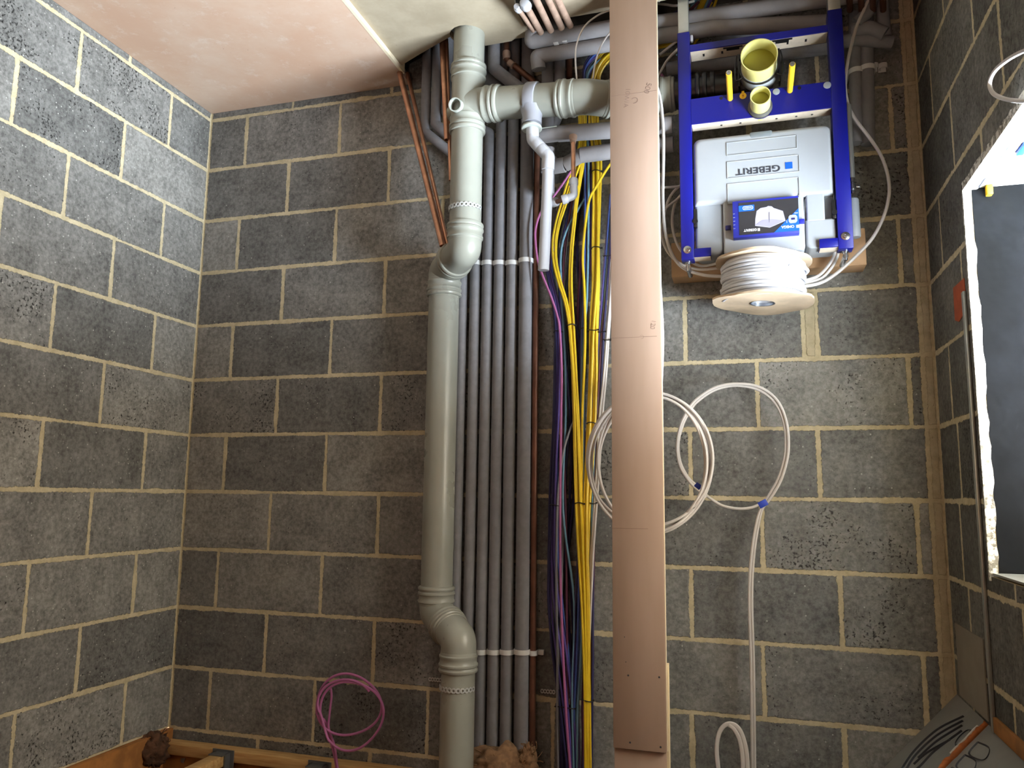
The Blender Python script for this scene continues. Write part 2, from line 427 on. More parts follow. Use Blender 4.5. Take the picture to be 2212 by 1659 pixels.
# ------------------------------------------------------------------ the setting
ZF = .032                                        # first bed joint above the floor board
def block_wall(name, O, U, ulen, ztop, offs, mat, N, thick, hole=None, zbot=-.25, special=None, endcover=None):
    """O + U*s + Z: courses of 450 x 225 blocks; offs[k%2] is the first perpend; N is the inward normal"""
    O, U, N = Vector(O), Vector(U), Vector(N); g = G(); A = []; B = []; Cc = []
    rw = random.Random(name)
    k = -2
    while ZF + k * .225 < ztop:
        z0, z1 = ZF + k * .225, ZF + (k + 1) * .225
        st = [0.0]; s = offs[k % 2]
        if special and k in special: js = special[k]
        else:
            js = []
            while s < ulen - .03: js.append(s + rw.uniform(-.006, .006)); s += .45
        if endcover: js = [j for j in js if j < ulen - endcover - .02] + [ulen - endcover]
        st = [0.0] + js + [ulen]
        for a, b in zip(st[:-1], st[1:]):
            rnd = (rw.random() ** 1.2, 1.0 if rw.random() < .22 else rw.random() * .6, 0.0)
            if special and ('cover', k) in special and abs(a - special[('cover', k)]) < .01: rnd = (0, 0, .85)
            if endcover and b == ulen: rnd = (.5, .3, .92)
            rects = [(a, z0, b, z1)]
            cl = []
            for (x0, y0, x1, y1) in rects:
                y0c, y1c = max(y0, zbot), min(y1, ztop)
                if y0c >= y1c: continue
                if hole:
                    h0, h1, q0, q1 = hole
                    if x1 <= h0 or x0 >= h1 or y1c <= q0 or y0c >= q1: cl.append((x0, y0c, x1, y1c)); continue
                    if y0c < q0: cl.append((x0, y0c, x1, q0))
                    if y1c > q1: cl.append((x0, q1, x1, y1c))
                    m0, m1 = max(y0c, q0), min(y1c, q1)
                    if x0 < h0: cl.append((x0, m0, h0, m1))
                    if x1 > h1: cl.append((h1, m0, x1, m1))
                else: cl.append((x0, y0c, x1, y1c))
            for (x0, y0, x1, y1) in cl:
                cs = [(x0, y0), (x1, y0), (x1, y1), (x0, y1)]
                g.add([O + U * x + Vector((0, 0, y)) for x, y in cs], [[0, 1, 2, 3]])
                for x, y in cs: A.append((x - a, y - z0)); B.append((b - x, z1 - y)); Cc.append(rnd + (1,))
        k += 1
    nt = len(g.f)
    def slab(x0, x1, y0, y1):
        p = [O + U * x0 - N * .003 + Vector((0, 0, y0)), O + U * x1 - N * thick + Vector((0, 0, y1))]
        lo = [min(p[0][i], p[1][i]) for i in range(3)]; hi = [max(p[0][i], p[1][i]) for i in range(3)]
        g.box(lo, hi, mi=1)
    if hole:
        h0, h1, q0, q1 = hole
        slab(0, h0, zbot, ztop); slab(h1, ulen, zbot, ztop); slab(h0, h1, zbot, q0); slab(h0, h1, q1, ztop)
    else: slab(0, ulen, zbot, ztop)
    me = bpy.data.meshes.new(name); me.from_pydata([tuple(v) for v in g.v], [], g.f)
    me.materials.append(mat); me.materials.append(M_mortar); me.polygons.foreach_set('material_index', g.mi)
    me.uv_layers.new(name='ua'); me.uv_layers.new(name='ub'); me.color_attributes.new('blk', 'FLOAT_COLOR', 'CORNER')
    la = me.uv_layers['ua']; lb = me.uv_layers['ub']; ca = me.color_attributes['blk']
    for p in me.polygons:
        for li in p.loop_indices:
            if p.index < nt:
                i = li; la.data[li].uv = A[i]; lb.data[li].uv = B[i]; ca.data[li].color = Cc[i]
            else: la.data[li].uv = (.1, .1); lb.data[li].uv = (.1, .1); ca.data[li].color = (.5, .2, 0, 1)
    # faces must look into the room
    bm = bmesh.new(); bm.from_mesh(me); bm.faces.ensure_lookup_table()
    for fc in bm.faces[:nt]:
        fc.normal_update()
        if fc.normal.dot(N) < 0: fc.normal_flip()
    bm.to_mesh(me); bm.free()
    o = bpy.data.objects.new(name, me); COL.objects.link(o); o['kind'] = 'structure'
    return o
ZTOP = 2.95
o = block_wall('wall_back', (0, 0, 0), (-1, 0, 0), W, ZTOP, (.176, .401), MB, (0, -1, 0), .2, endcover=.036,
           special={4: [.176, .626, 1.076, 1.526, 1.976, 2.352, 2.394], ('cover', 4): 2.352,
                    6: [.176, .626, 1.076, 1.526, 1.985, 2.383]})
o['label'] = 'dark grey concrete block wall behind the pipes and cables'
o = block_wall('wall_left', (0, 0, 0), (0, -1, 0), 3.4, 2.507, (.241, .466), MB, (-1, 0, 0), .2)
o['label'] = 'concrete block side wall lit by daylight, with tan mortar joints'
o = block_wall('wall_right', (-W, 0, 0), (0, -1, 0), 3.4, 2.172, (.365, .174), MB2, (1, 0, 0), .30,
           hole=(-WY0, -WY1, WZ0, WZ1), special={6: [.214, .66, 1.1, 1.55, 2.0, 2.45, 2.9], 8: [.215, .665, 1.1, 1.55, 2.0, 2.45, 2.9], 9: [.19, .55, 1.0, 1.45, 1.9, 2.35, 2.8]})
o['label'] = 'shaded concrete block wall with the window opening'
# wall behind the camera, with a doorway to the lit hall
DX0, DX1, DZ = -2.35, -1.35, 2.10
g = G(); YF = -3.4
g.box((-W, YF - .1, -.25), (DX0, YF, ZTOP)); g.box((DX1, YF - .1, -.25), (0, YF, ZTOP)); g.box((DX0, YF - .1, DZ), (DX1, YF, ZTOP))
struct('wall_front', g, M_plaster, 'plaster wall with a doorway behind the camera')
g = G(); g.box((-W - .3, -4.7, -.25), (.3, -4.6, 2.6)); g.box((-W - .3, -4.6, -.25), (-W - .2, YF - .1, 2.6)); g.box((.2, -4.6, -.25), (.3, YF - .1, 2.6))
struct('wall_hall', g, M_plaster, 'pink plaster wall of the hall beyond the doorway')
g = G(); g.box((-W - .3, -4.7, 2.5), (.3, YF - .1, 2.6)); struct('ceiling_hall', g, M_plaster)
g = G(); g.box((-W - .3, -4.7, -.25), (.3, YF, -.022)); struct('floor_hall', g, M_pale)

# floor: a raised pink sheet, a pale board beside it that stops short of the service wall, the slab below
XS = PZ(803, 77, 0).x
g = G(); g.box((-W, YF, -.27), (0, 0, -.13)); struct('floor_slab', g, M_concrete, 'rough dark concrete slab behind the floor boards')
PT = -.016
edge = [PZ(x, y, PT) for x, y in [(866, 142), (905, 118), (975, 78)]]
e2 = [PZ(x, y, PT) for x, y in [(1048, 99), (1105, 89), (1112, 84), (1150, 79), (1132, 54), (1115, 22), (1098, -60)]]
cx, cyy = PZ(1010, 78, PT).x, -.235
arc = []
a0 = Vector((cx, cyy, PT)); rad = .061
for i in range(9):
    a = math.radians(150 - 30 * i * 1.0)
outline = [Vector((XS + .01, -.03, PT)), Vector((edge[0].x, edge[0].y, PT)), edge[1], edge[2]]
aS = math.atan2(edge[2].y - cyy, edge[2].x - cx); aE = math.atan2(e2[0].y - cyy, e2[0].x - cx)
# the round cut-out for the soil pipe runs round the camera side of the pipe
aS = math.radians(40); aE = math.radians(150) + 0
for i in range(13):
    a = aS - (aS - (aE - 2 * math.pi)) * i / 12
    outline.append(Vector((cx + rad * math.cos(a), cyy + rad * math.sin(a), PT)))
outline += e2 + [Vector((e2[-1].x, YF, PT)), Vector((XS + .01, YF, PT))]
outline = [Vector((p.x, p.y, PT)) for p in outline]
g = G(); g.prism(outline, (0, 0, -.022))
struct('floor', g, M_pale, 'pale floor board stopping short of the pipes', smooth=0)
xr = PZ(1205, 30, PT).x
sl = [PZ(1180, 46, PT), PZ(1320, 22, PT), PZ(1600, -30, PT)]
g = G(); g.prism([Vector((sl[0].x - .05, sl[0].y, PT)), Vector((sl[1].x, sl[1].y, PT)), Vector((-W, sl[1].y - .03, PT)), Vector((-W, YF, PT)), Vector((e2[-1].x - .09, YF, PT)), Vector((e2[-1].x - .09, e2[-1].y, PT))], (0, 0, -.022))
struct('floor_board', g, M_pale, 'pale floor board beyond the slot of capped pipes', smooth=0)
g = G(); g.box((XS + .003, YF, -.02), (-.002, -.002, 0)); struct('floor_sheet', g, M_pink, 'pinkish brown sheet laid over the floor by the lit wall')
g = G()
p0, p1 = PZ(870, 158, 0), PZ(737, -4, 0)
g.box((XS - .008, YF, -.038), (XS + .003, -.085, .001)); struct('trim_1', g, M_cream, 'cream edge strip of the raised floor sheet')

# ceiling: deck, I-joists
g = G(); g.box((-W, YF, 2.80), (0, -.0, 2.86)); struct('ceiling', g, M_deck, 'dark floor deck above the joists')
rim = thing('rim_joist', 'timber rim joist with pale flange along the top of the block wall', 'joist', (-.5, -.04, 2.545))
xe = P(925, 1650, -.05).x
g = G(); g.box((xe, -.065, 2.545), (-.02, -.006, 2.583), .002); obj('flange', g, M_timber, rim)
g = G(); g.box((xe, -.044, 2.583), (-.02, -.030, 2.80)); obj('web', g, M_osb, rim)
for i, (px, py) in enumerate([(482, 1624), (690, 1652)]):
    q = P(px, py, -.07); x = q.x
    j = thing('ceiling_joist', ['timber ceiling joist nearest the lit corner, hung on a steel hanger', 'timber ceiling joist nearer the pink cable coil, hung on a steel hanger'][i], 'joist', (x, -.07, 2.55), 'ceiling joists')
    g = G(); g.box((x - .024, -2.9, 2.55), (x + .024, -.072, 2.588), .002); obj('flange', g, M_timber, j)
    g = G(); g.box((x - .006, -2.9, 2.588), (x + .006, -.072, 2.80)); obj('web', g, M_osb, j)
    g = G(); g.box((x - .03, -.115, 2.546), (x + .03, -.066, 2.5495)); g.box((x - .031, -.10, 2.546), (x - .026, -.066, 2.76)); g.box((x + .026, -.10, 2.546), (x + .031, -.066, 2.76)); g.box((x - .045, -.0705, 2.54), (x + .045, -.0665, 2.70))
    obj('joist_hanger', g, M_hanger, j)
g = G(); g.box((-.02, YF + .002, 2.509), (.19, .18, 2.80)); o = struct('trim_2', g, M_osb, 'orange brown timber plate on top of the lit block wall')

# sloping roof lining over the window wall
zs0 = 2.165; sl_ang = math.radians(47.5)
def slope_pt(d, y, off=0.0):            # d: distance up the slope; off: below the foil face (negative: into the roof)
    n = Vector((math.sin(sl_ang), 0, -math.cos(sl_ang)))
    return Vector((-W, y, zs0)) + Vector((math.cos(sl_ang), 0, math.sin(sl_ang))) * d + n * off
def foil(name, y0, y1, lab):
    t_ = thing(name, lab, 'insulation board', slope_pt(.0, (y0 + y1) / 2), 'foil faced insulation boards')
    g = G(); g.prism([slope_pt(.0, y0), slope_pt(.74, y0), slope_pt(.74, y1), slope_pt(.0, y1)], (slope_pt(0, 0, -.004) - slope_pt(0, 0))); obj('foil_face', g, M_foil, t_, smooth=0)
    g = G(); g.prism([slope_pt(.0, y0, -.0042), slope_pt(.74, y0, -.0042), slope_pt(.74, y1, -.0042), slope_pt(.0, y1, -.0042)], (slope_pt(0, 0, -.09) - slope_pt(0, 0))); obj('foam_core', g, M_foamedge, t_, smooth=0)
    return t_
YJ = -.32
g = G(); g.prism([slope_pt(-.16, .19, -.10), slope_pt(1.25, .19, -.10), slope_pt(1.25, YF - .1, -.10), slope_pt(-.16, YF - .1, -.10)], (slope_pt(0, 0, -.04) - slope_pt(0, 0)))
g.box((-W - .31, YF, 2.172), (-W - .02, .19, 2.30))
struct('roof', g, M_deck, 'dark roof deck behind the foil boards', smooth=0)
f1 = foil('insulation_board', -.002, YJ + .006, 'foil faced insulation board in the corner with swirling black print')
f2 = foil('insulation_board', YJ - .006, YF + .002, 'second foil faced insulation board beyond the orange foam joint')
def mark(pts, r=.004):
    return spline([slope_pt(d, y, .0012) for d, y in pts], 6)
g = G()
for pts in [[(.03, -.17), (.11, -.10), (.20, -.09), (.27, -.13)], [(.04, -.19), (.12, -.13), (.20, -.12), (.25, -.15)], [(.05, -.21), (.13, -.16), (.20, -.15)],
            [(.06, -.235), (.15, -.20), (.22, -.20), (.27, -.15)], [(.10, -.22), (.17, -.17), (.22, -.16)], [(.29, -.16), (.33, -.20), (.36, -.17), (.33, -.13)]]:
    g.tube(mark(pts), .0045, 6, flat=.25)
obj('printed_mark', g, M_ink, f1)
g = G(); g.tube(spline([slope_pt(.07 + .028 * math.cos(a), -.27 + .022 * math.sin(a), .001) for a in [i * math.pi / 5 for i in range(10)]], 4, True), .0035, 6, flat=.25, closed=True)
obj('printed_mark', g, M_ink, f1)
g = G()
for k in range(3):
    g.tube(spline([slope_pt(d + k * .045, y, .001) for d, y in [(.05, -.36), (.04, -.43), (.06, -.46), (.075, -.44), (.085, -.37), (.05, -.36)]], 5), .0028, 6, flat=.3)
obj('printed_mark', g, M_ink, f2)
g = G()
rr = random.Random(3)
pts = [slope_pt(.0 + i * .02, YJ + rr.uniform(-.004, .004), .003) for i in range(36)]
g.tube(spline(pts, 3), [.0085 + rr.uniform(-.002, .002) for _ in range(106)], 8, flat=.4)
o = obj('foam_bead', g, M_orange, loc=slope_pt(.1, YJ)); tag(o, 'orange expanding foam bead in the joint between foil boards', 'foam bead')
g = G()
pts = [slope_pt(.02 + i * .02, YJ + .004 + rr.uniform(-.003, .003), .008) for i in range(6)]
g.tube(spline(pts, 3), .006, 8, flat=.4); obj('foil_scrap', g, M_galv, o)
g = G()
g.box((-W + .0005, YF + .002, 2.126), (-W + .010, -.408, 2.163), .002)
struct('trim_3', g, M_osb, 'brown timber strip on top of the window wall')

# window
g = G(); X0 = -W - .28
g.box((X0, WY1, WZ0 - .06), (-W - .001, WY0, WZ0 + .003), 0); struct('window_sill', g, M_sill, 'bright white plastered window sill')
w = struct('window_1', G().box((X0 - .06, WY1, WZ0), (X0, WY1 + .06, WZ1)).box((X0 - .06, WY0 - .06, WZ0), (X0, WY0, WZ1)).box((X0 - .06, WY1 + .06, WZ0), (X0, WY0 - .06, WZ0 + .06)).box((X0 - .06, WY1 + .06, WZ1 - .06), (X0, WY0 - .06, WZ1)).box((X0 - .06, (WY0 + WY1) / 2 - .03, WZ0 + .06), (X0, (WY0 + WY1) / 2 + .03, WZ1 - .06)), M_pvcw)
g = G(); g.box((X0 - .035, WY1 + .05, WZ0 + .05), (X0 - .025, WY0 - .05, WZ1 - .05)); obj('window_pane', g, M_glass, w)
# ragged plaster edge round the opening, black membrane on the jamb
g = G()
n = 34
vs = []; fs = []
rr = random.Random(5)
for i in range(n + 1):
    z = WZ0 - .01 + (WZ1 - WZ0 + .02) * i / n
    wob = rr.uniform(-.003, .003)
    vs += [(-W + .004, WY0 + .004 + wob, z), (-W + .004, WY0 - .004, z), (-W - .018 + wob, WY0 - .004, z), (-W - .018 + wob, WY0 + .001, z)]
for i in range(n):
    for j in range(4): fs.append([i * 4 + j, i * 4 + (j + 1) % 4, i * 4 + 4 + (j + 1) % 4, i * 4 + 4 + j])
g.add(vs, fs); struct('trim_4', g, M_rag, 'ragged pale plaster edge down the window jamb', smooth=0)
g = G(); g.box((X0, WY0 - .003, WZ0 + .001), (-W - .018, WY0 + .004, WZ1 - .004)); struct('trim_5', g, M_dpc, 'black membrane lining the window jamb')
g = G(); vs = []; fs = []
for i in range(61):
    y = WY0 + .004 + (WY1 - WY0) * i / 60; wob = rr.uniform(-.003, .003)
    vs += [(-W + .004, y, WZ0 - .014 + wob), (-W + .004, y, WZ0 + .007), (-W - .030 + wob, y, WZ0 + .007), (-W - .030 + wob, y, WZ0 - .014)]
for i in range(60):
    for j in range(4): fs.append([i * 4 + j, i * 4 + (j + 1) % 4, i * 4 + 4 + (j + 1) % 4, i * 4 + 4 + j])
g.add(vs, fs); struct('trim_6', g, M_rag, 'ragged pale plaster edge along the window sill', smooth=0)
g = G(); g.box((X0, WY1 + .02, WZ1 - .009), (-W - .003, WY0 - .006, WZ1 - .004))
struct('trim_7', g, M_galv, 'thin steel lintel edge over the window')
q = PZ(2155, 416, WZ0)
g = G(); g.box((-W - .062, WY0 - .024, WZ0 + .003), (-W - .048, WY0 - .004, WZ0 + .03), .002)
tag(obj('wooden_peg', g, M_rody, loc=(-W - .055, WY0 - .014, WZ0 + .003)), 'small yellow wooden peg at the inner end of the sill', 'peg')
q = PZ(2206, 315, WZ0)
g = G(); g.box((q.x - .012, q.y - .03, WZ0 + .0), (q.x + .004, q.y + .03, WZ0 + .012), .002)
tag(obj('frame_packer', g, M_logo, loc=(q.x, q.y, WZ0)), 'small blue plastic packer on the white sill', 'packer')
g = G(); g.box((-W - .0345, WY1 + .02, WZ0 + .0032), (-W - .0305, WY0 - .002, WZ0 + .0050)); struct('trim_10', g, M_ink, 'dark crack between the sill and its ragged plaster edge', smooth=0)
# smooth pale mortar pad at the lintel end, orange paint, steel capping
g = G()
a, b, c_, d_ = PX(2066, 1345), PX(2126, 1385), PX(2138, 1560), PX(2078, 1500)
g.prism([(-W + .001, a.y, a.z), (-W + .001, b.y, a.z), (-W + .001, b.y, zs0 - .01), (-W + .001, a.y, zs0 - .01)], (.003, 0, 0))
struct('trim_8', g, simple('smooth_mortar', (146, 138, 124), .9, var=.08), 'smooth grey mortar pad under the sloping ceiling', smooth=0)
g = G()
pts = [PX(x, y) for x, y in [(2060, 622), (2084, 600), (2089, 660), (2090, 672), (2082, 680), (2073, 695), (2064, 692)]]
g.prism([(-W + .0006, p.y, p.z) for p in pts], (.001, 0, 0)); struct('trim_9', g, M_orangep, 'orange paint patch on the shaded block wall', smooth=0)
A_, B_ = PX(2070, 645), PX(2158, 1588)
g = G(); g.box((-W + .001, -.400, A_.z), (-W + .009, -.382, 2.168), .0015)
tag(obj('cable_capping', g, M_galv, loc=(-W, -.388, A_.z)), 'grey steel cable capping strip running down the shaded block wall', 'capping strip')

# ================================================================== soil pipe
SR = .055
def socket(A, B, r=SR, L=.062):
    """ribbed push-fit socket collar starting at A and running towards B"""
    g = G()
    g.lathe(A, B, [(-.002, r - .001), (0, r + .006), (.004, r + .0085), (.009, r + .0085), (.012, r + .0055), (.016, r + .005), (.019, r + .0085), (.025, r + .009), (.029, r + .0055),
                   (L - .020, r + .005), (L - .016, r + .0075), (L - .010, r + .0075), (L - .007, r + .004), (L, r + .003), (L + .003, r - .001)], 40)
    return g
Yl, Ym, Yt = -.235, -.092, -.20                 # the three runs of the stack: near the floor, in the middle, near the ceiling
xl = P(1009, 300, Yl).x; xm = P(955, 800, Ym).x; xt = P(989, 1480, Yt).x
zA0, zA1 = P(1007, 512, Yl).z, P(957, 612, Ym).z
zB0, zB1 = P(944, 1292, Ym).z, P(990, 1412, Yt).z
stack = thing('soil_stack', 'olive grey plastic soil pipe rising from the floor with two swan-neck bends', 'soil pipe', (xl, Yl, -.13))
g = G(); g.lathe((xl, Yl, -.13), (xl, Yl, zA0), [(0, SR), (zA0 + .13, SR)], 40); obj('lower_pipe', g, M_soil, stack)
g = G(); g.lathe((xm, Ym, zA1), (xm, Ym, zB0), [(0, SR), (zB0 - zA1, SR)], 40); obj('middle_pipe', g, M_soil, stack)
g = G(); g.lathe((xt, Yt, zB1), (xt, Yt, 2.78), [(0, SR), (2.78 - zB1, SR)], 40); obj('upper_pipe', g, M_soil, stack)
def swan(xa, ya, za, xb, yb, zb):
    a, b = Vector((xa, ya, za)), Vector((xb, yb, zb))
    pts = fillet([a, a + Vector((0, 0, .045)), b - Vector((0, 0, .045)), b], .075, 10)
    g = G(); g.tube(pts, SR + .0025, 40); e = obj('swan_neck_bend', g, M_soil, stack)
    p1, p2 = a + Vector((0, 0, .045)), b - Vector((0, 0, .045)); mid = p1.lerp(p2, .5); dr = (p2 - p1).normalized()
    return e, mid, dr
e1, mid, dr = swan(xl, Yl, zA0, xm, Ym, zA1)
obj('socket_collar', socket((xl, Yl, zA0 - .045), (xl, Yl, zA0)), M_soil, e1)
obj('socket_collar', socket(mid - dr * .016, mid + dr, SR + .0015, .048), M_soil, e1)
obj('socket_collar', socket((xm, Ym, zA1 + .05), (xm, Ym, zA1 - .02)), M_soil, e1)
e2_, mid, dr = swan(xm, Ym, zB0, xt, Yt, zB1)
obj('socket_collar', socket((xm, Ym, zB0 - .04), (xm, Ym, zB0)), M_soil, e2_)
obj('socket_collar', socket(mid - dr * .016, mid + dr, SR + .0015, .048), M_soil, e2_)
obj('socket_collar', socket((xt, Yt, zB1 + .055), (xt, Yt, zB1 - .02)), M_soil, e2_)
# branch tee with its open boss
zt = P(1010, 228, Yl).z
z0t, z1t = P(1010, 163, Yl).z, P(1010, 262, Yl).z
tee = G()
tee.lathe((xl, Yl, z0t), (xl, Yl, z1t), [(0, SR + .003), (z1t - z0t, SR + .003)], 40)
bd = (P(1240, 212, -.262) - Vector((xl, Yl, zt))); bd.normalize()
C0 = Vector((xl, Yl, zt))
tee.lathe(C0, C0 + bd, [(0, SR + .002), (.085, SR + .002)], 40)
# swept shoulder on the upper side of the branch
tee.tube(fillet([C0 + Vector((0, 0, .10)), C0 + Vector((0, 0, .004)), C0 + bd * .105], .075, 12), SR + .0015, 40)
teeo = obj('branch_tee', tee, M_soil, stack)
obj('socket_collar', socket((xl, Yl, z0t - .035), (xl, Yl, z0t + .05)), M_soil, teeo)
obj('socket_collar', socket((xl, Yl, z1t + .045), (xl, Yl, z1t - .05)), M_soil, teeo)
obj('socket_collar', socket(C0 + bd * .125, C0, SR), M_soil, teeo)
sd = Vector((-.02, -.93, .22)).normalized()
bc = P(993, 216, Yl - SR - .02)
bc = Vector((xl + .018, Yl - .03, P(993, 219, Yl - .075).z))
g = G(); g.lathe(bc, bc + sd, [(0, .0235), (.052, .0235), (.052, .0195), (.014, .0195), (.013, .0)], 28); obj('open_boss', g, M_rim, teeo)
g = G(); g.lathe(bc + sd * .0135, bc + sd, [(0, .0), (.0, .019), (.001, .019), (.0015, 0)], 28); obj('boss_bore', g, M_soildark, teeo)
g = G(); g.lathe((xl + .04, Yl + .01, bc.z - .005), (xl + .12, Yl + .01, bc.z - .005), [(0, .022), (.035, .022), (.035, 0)], 24); obj('capped_boss', g, M_soil, teeo)
# horizontal branch and elbow towards the toilet frame
B1 = C0 + bd * ((P(1228, 213, -.26) - C0).length)
Bel = Vector((P(1262, 208, -.265).x, B1.y - .003, B1.z + .002))
Bout = Vector((-1.905, -.155, Bel.z + .004))
g = G(); g.lathe(C0 + bd * .1, B1, [(0, SR), ((B1 - C0).length - .1, SR)], 40); obj('branch_pipe', g, M_soil, stack)
el = G(); pts = fillet([B1 - bd * .01, Bel, Bout], .11, 14); el.tube(pts, SR + .0025, 40); elo = obj('branch_elbow', el, M_soil, stack)
obj('socket_collar', socket(B1 - bd * .035, B1 + bd, SR, .065), M_soil, elo)
dd = (Bout - Bel).normalized()
obj('socket_collar', socket(Bel + dd * .118, Bel, SR + .001, .05), M_soil, elo)
q = Bel + Vector((.012, -.058, -.012))
g = G(); q = P(1249, 183, B1.y - .045); g.box(q - Vector((.014, .004, .004)), q + Vector((.014, .012, .005)), .002); obj('moulded_clip', g, M_rim, elo)
# strap boss on the branch and the white waste under test
sb = P(1152, 222, -.25); sb = C0 + bd * ((sb - C0).length)
g = G(); g.lathe(sb - bd * .019, sb + bd, [(0, SR + .0005), (0, SR + .006), (.003, SR + .0075), (.035, SR + .0075), (.038, SR + .006), (.038, SR + .0005)], 40)
sbo = obj('strap_boss', g, M_boss, stack)
w0 = sb + Vector((0, -.012, SR - .006)); up = Vector((0, -.1, 1)).normalized()
g = G(); g.lathe(w0 - up * .012, w0 + up, [(0, .044), (.014, .036), (.028, .033), (.056, .033), (.056, .022), (.04, .022)], 32); obj('boss_socket', g, M_boss, sbo)
g = G(); g.lathe(w0 + up * .054, w0 + up * .08, [(0, .034), (.006, .035), (.008, .033), (.008, .024)], 32); obj('boss_ring', g, M_rim, sbo)

wst = thing('waste_pipe', 'white plastic waste pipe with an offset, rising from the strap boss and cut off open', 'waste pipe', tuple(w0))
wY = -.27
wpts = [w0 + up * .03, P(1151, 302, wY), P(1185, 338, wY - .005), P(1182, 420, wY + .01), P(1174, 584, wY + .02)]
a1, a2, a3, a4 = wpts[1], wpts[2], wpts[3], wpts[4]
g = G(); g.tube(fillet([wpts[0], a1, a2, a3, a4], .035, 8), .0185, 24, caps=False)
d4 = (a4 - a3).normalized(); g.lathe(a4, a4 - d4, [(0, .0185), (0, .016), (.03, .016), (.031, 0)], 24); obj('waste_tube', g, M_white, wst)
d1 = (a2 - a1).normalized(); dv = (a1 - wpts[0]).normalized()
for (c0, c1) in [(a1 - dv * .045, a1 - dv * .012), (a1 + d1 * .014, a1 + d1 * .044), (a2 - d1 * .044, a2 - d1 * .014), (a2 + d4 * .012, a2 + d4 * .046)]:
    L = (c1 - c0).length
    g = G(); g.lathe(c0, c1, [(0, .0185), (.0, .0205), (.003, .0212), (L - .003, .0212), (L, .0205), (L, .0185)], 28); obj('coupling', g, M_white, wst)
g = G(); g.tube(fillet([a1 - dv * .013, a1, a1 + d1 * .015], .03, 8), .0208, 28); g.tube(fillet([a2 - d1 * .015, a2, a2 + d4 * .013], .03, 8), .0208, 28); obj('bend', g, M_white, wst)

# perforated bands
def perf_band(name, pts, width, lab):
    """links of perforated steel strip along pts, facing out of the wall"""
    g = G(); L = 0
    for i in range(len(pts) - 1):
        a, b = Vector(pts[i]), Vector(pts[i + 1]); t = (b - a); l = t.length; t.normalize()
        nrm = Vector((0, 0, 1)).cross(t); nrm.normalize()
        c = (a + b) / 2; z = Vector((0, 0, 1))
        ring = []; n = 12
        vs = []; fs = []
        for j in range(n):
            an = 2 * math.pi * j / n
            ro = Vector((math.cos(an) * l * .60, math.sin(an) * width * .5)); ri = Vector((math.cos(an), math.sin(an))) * width * .22
            for rr_ in (ro, ri):
                for dz in (-.001, .001): vs.append(c + t * rr_.x + z * rr_.y + nrm * dz)
        for j in range(n):
            o0, o1 = j * 4, ((j + 1) % n) * 4
            fs += [[o0, o1, o1 + 2, o0 + 2], [o0 + 1, o0 + 3, o1 + 3, o1 + 1], [o0, o0 + 1, o1 + 1, o1], [o0 + 2, o1 + 2, o1 + 3, o0 + 3]]
        g.add(vs, fs)
        g.box(c - Vector((l * .5, .0008, width * .18)) if abs(t.x) > .99 else c - t * l * .0, c - Vector((l * .3, -.0008, -width * .18)) if abs(t.x) > .99 else c, 0) if False else None
    o = obj(name, g, M_strap, loc=pts[0]); tag(o, lab, 'metal strap', 'perforated metal straps'); return o
def ringpts(cx, cy, z, r, a0, a1, n, dz=0):
    return [Vector((cx + r * math.cos(math.radians(a0 + (a1 - a0) * i / n)), cy + r * math.sin(math.radians(a0 + (a1 - a0) * i / n)), z + dz * i / n)) for i in range(n + 1)]
zb = P(1006, 440, Yl - SR).z
perf_band('perforated_strap', ringpts(xl, Yl, zb, SR + .0032, 185, 355, 12) , .017, 'perforated galvanised strap round the soil pipe below its lower bend')
zb2 = P(988, 1493, Yt - SR).z
perf_band('perforated_strap', ringpts(xt, Yt, zb2, SR + .0032, 185, 355, 12), .017, 'perforated galvanised strap round the top run of the soil pipe')
za = P(938, 1468, -.004).z
perf_band('perforated_strap', [Vector((P(926 + i * 5.6, 1468, -.004).x, -.004, za)) for i in range(6)], .015, 'short perforated strap end on the wall left of the soil pipe')
za = P(1186, 1494, -.004).z
perf_band('perforated_strap', [Vector((P(1168 + i * 6.2, 1494, -.004).x, -.004, za)) for i in range(6)], .015, 'short perforated strap end on the wall beside the copper pipe')

# ================================================================== insulated pipes
PY = -.043
def pipe(name, pts, r, mat, lab, cat, group=None, fil=.03, n=20, extra=None):
    pts = [Vector(p) for p in pts]
    g = G(); g.tube(fillet(pts, fil, 8), r, n)
    o = obj(name, g, mat, loc=pts[0]); tag(o, lab, cat, group); return o
def vert(px, py, Y=PY): return P(px, py, Y).x
risers = []
ord_ = ['first', 'second', 'third', 'fourth', 'fifth', 'sixth']
spec = [(998, .0185, (918, 285, 356)), (1025, .0195, (941, 268, 352)), (1051, .0200, (965, 246, 290)), (1077, .0205, None), (1104, .0205, None), (1134.5, .0235, None)]
ZC = 2.66
for i, (px, r, jog) in enumerate(spec):
    x = vert(px, 700)
    if jog:
        jx, y0, y1 = jog
        pts = [Vector((P(jx, 200, PY - .012 + .002 * i).x, PY - .012, -.13)), P(jx, y0, PY - .012), Vector((x, PY, P(px, y1, PY).z)), Vector((x, PY, ZC))]
        pts[0].x = pts[1].x
    else: pts = [Vector((x, PY, -.13)), Vector((x, PY, ZC))]
    lab = ['grey foam-insulated riser tucked against the soil pipe, with a dog-leg near the floor', 'second grey insulated riser right of the soil pipe, dog-legging left near the floor',
           'third grey insulated riser right of the soil pipe, mitred to the left under the branch', 'fourth grey insulated riser right of the soil pipe, dead straight',
           'fifth grey insulated riser, next to the thick one', 'thickest grey insulated riser, next to the bare copper pipe'][i]
    risers.append(pipe('insulated_pipe', pts, r, M_foam, lab, 'insulated pipe', 'grey insulated risers', .012))
g = G(); zc = P(1078, 968, PY - .02).z
xc = vert(1157, 700, -.03)
zrc = P(1166, 240, -.06).z
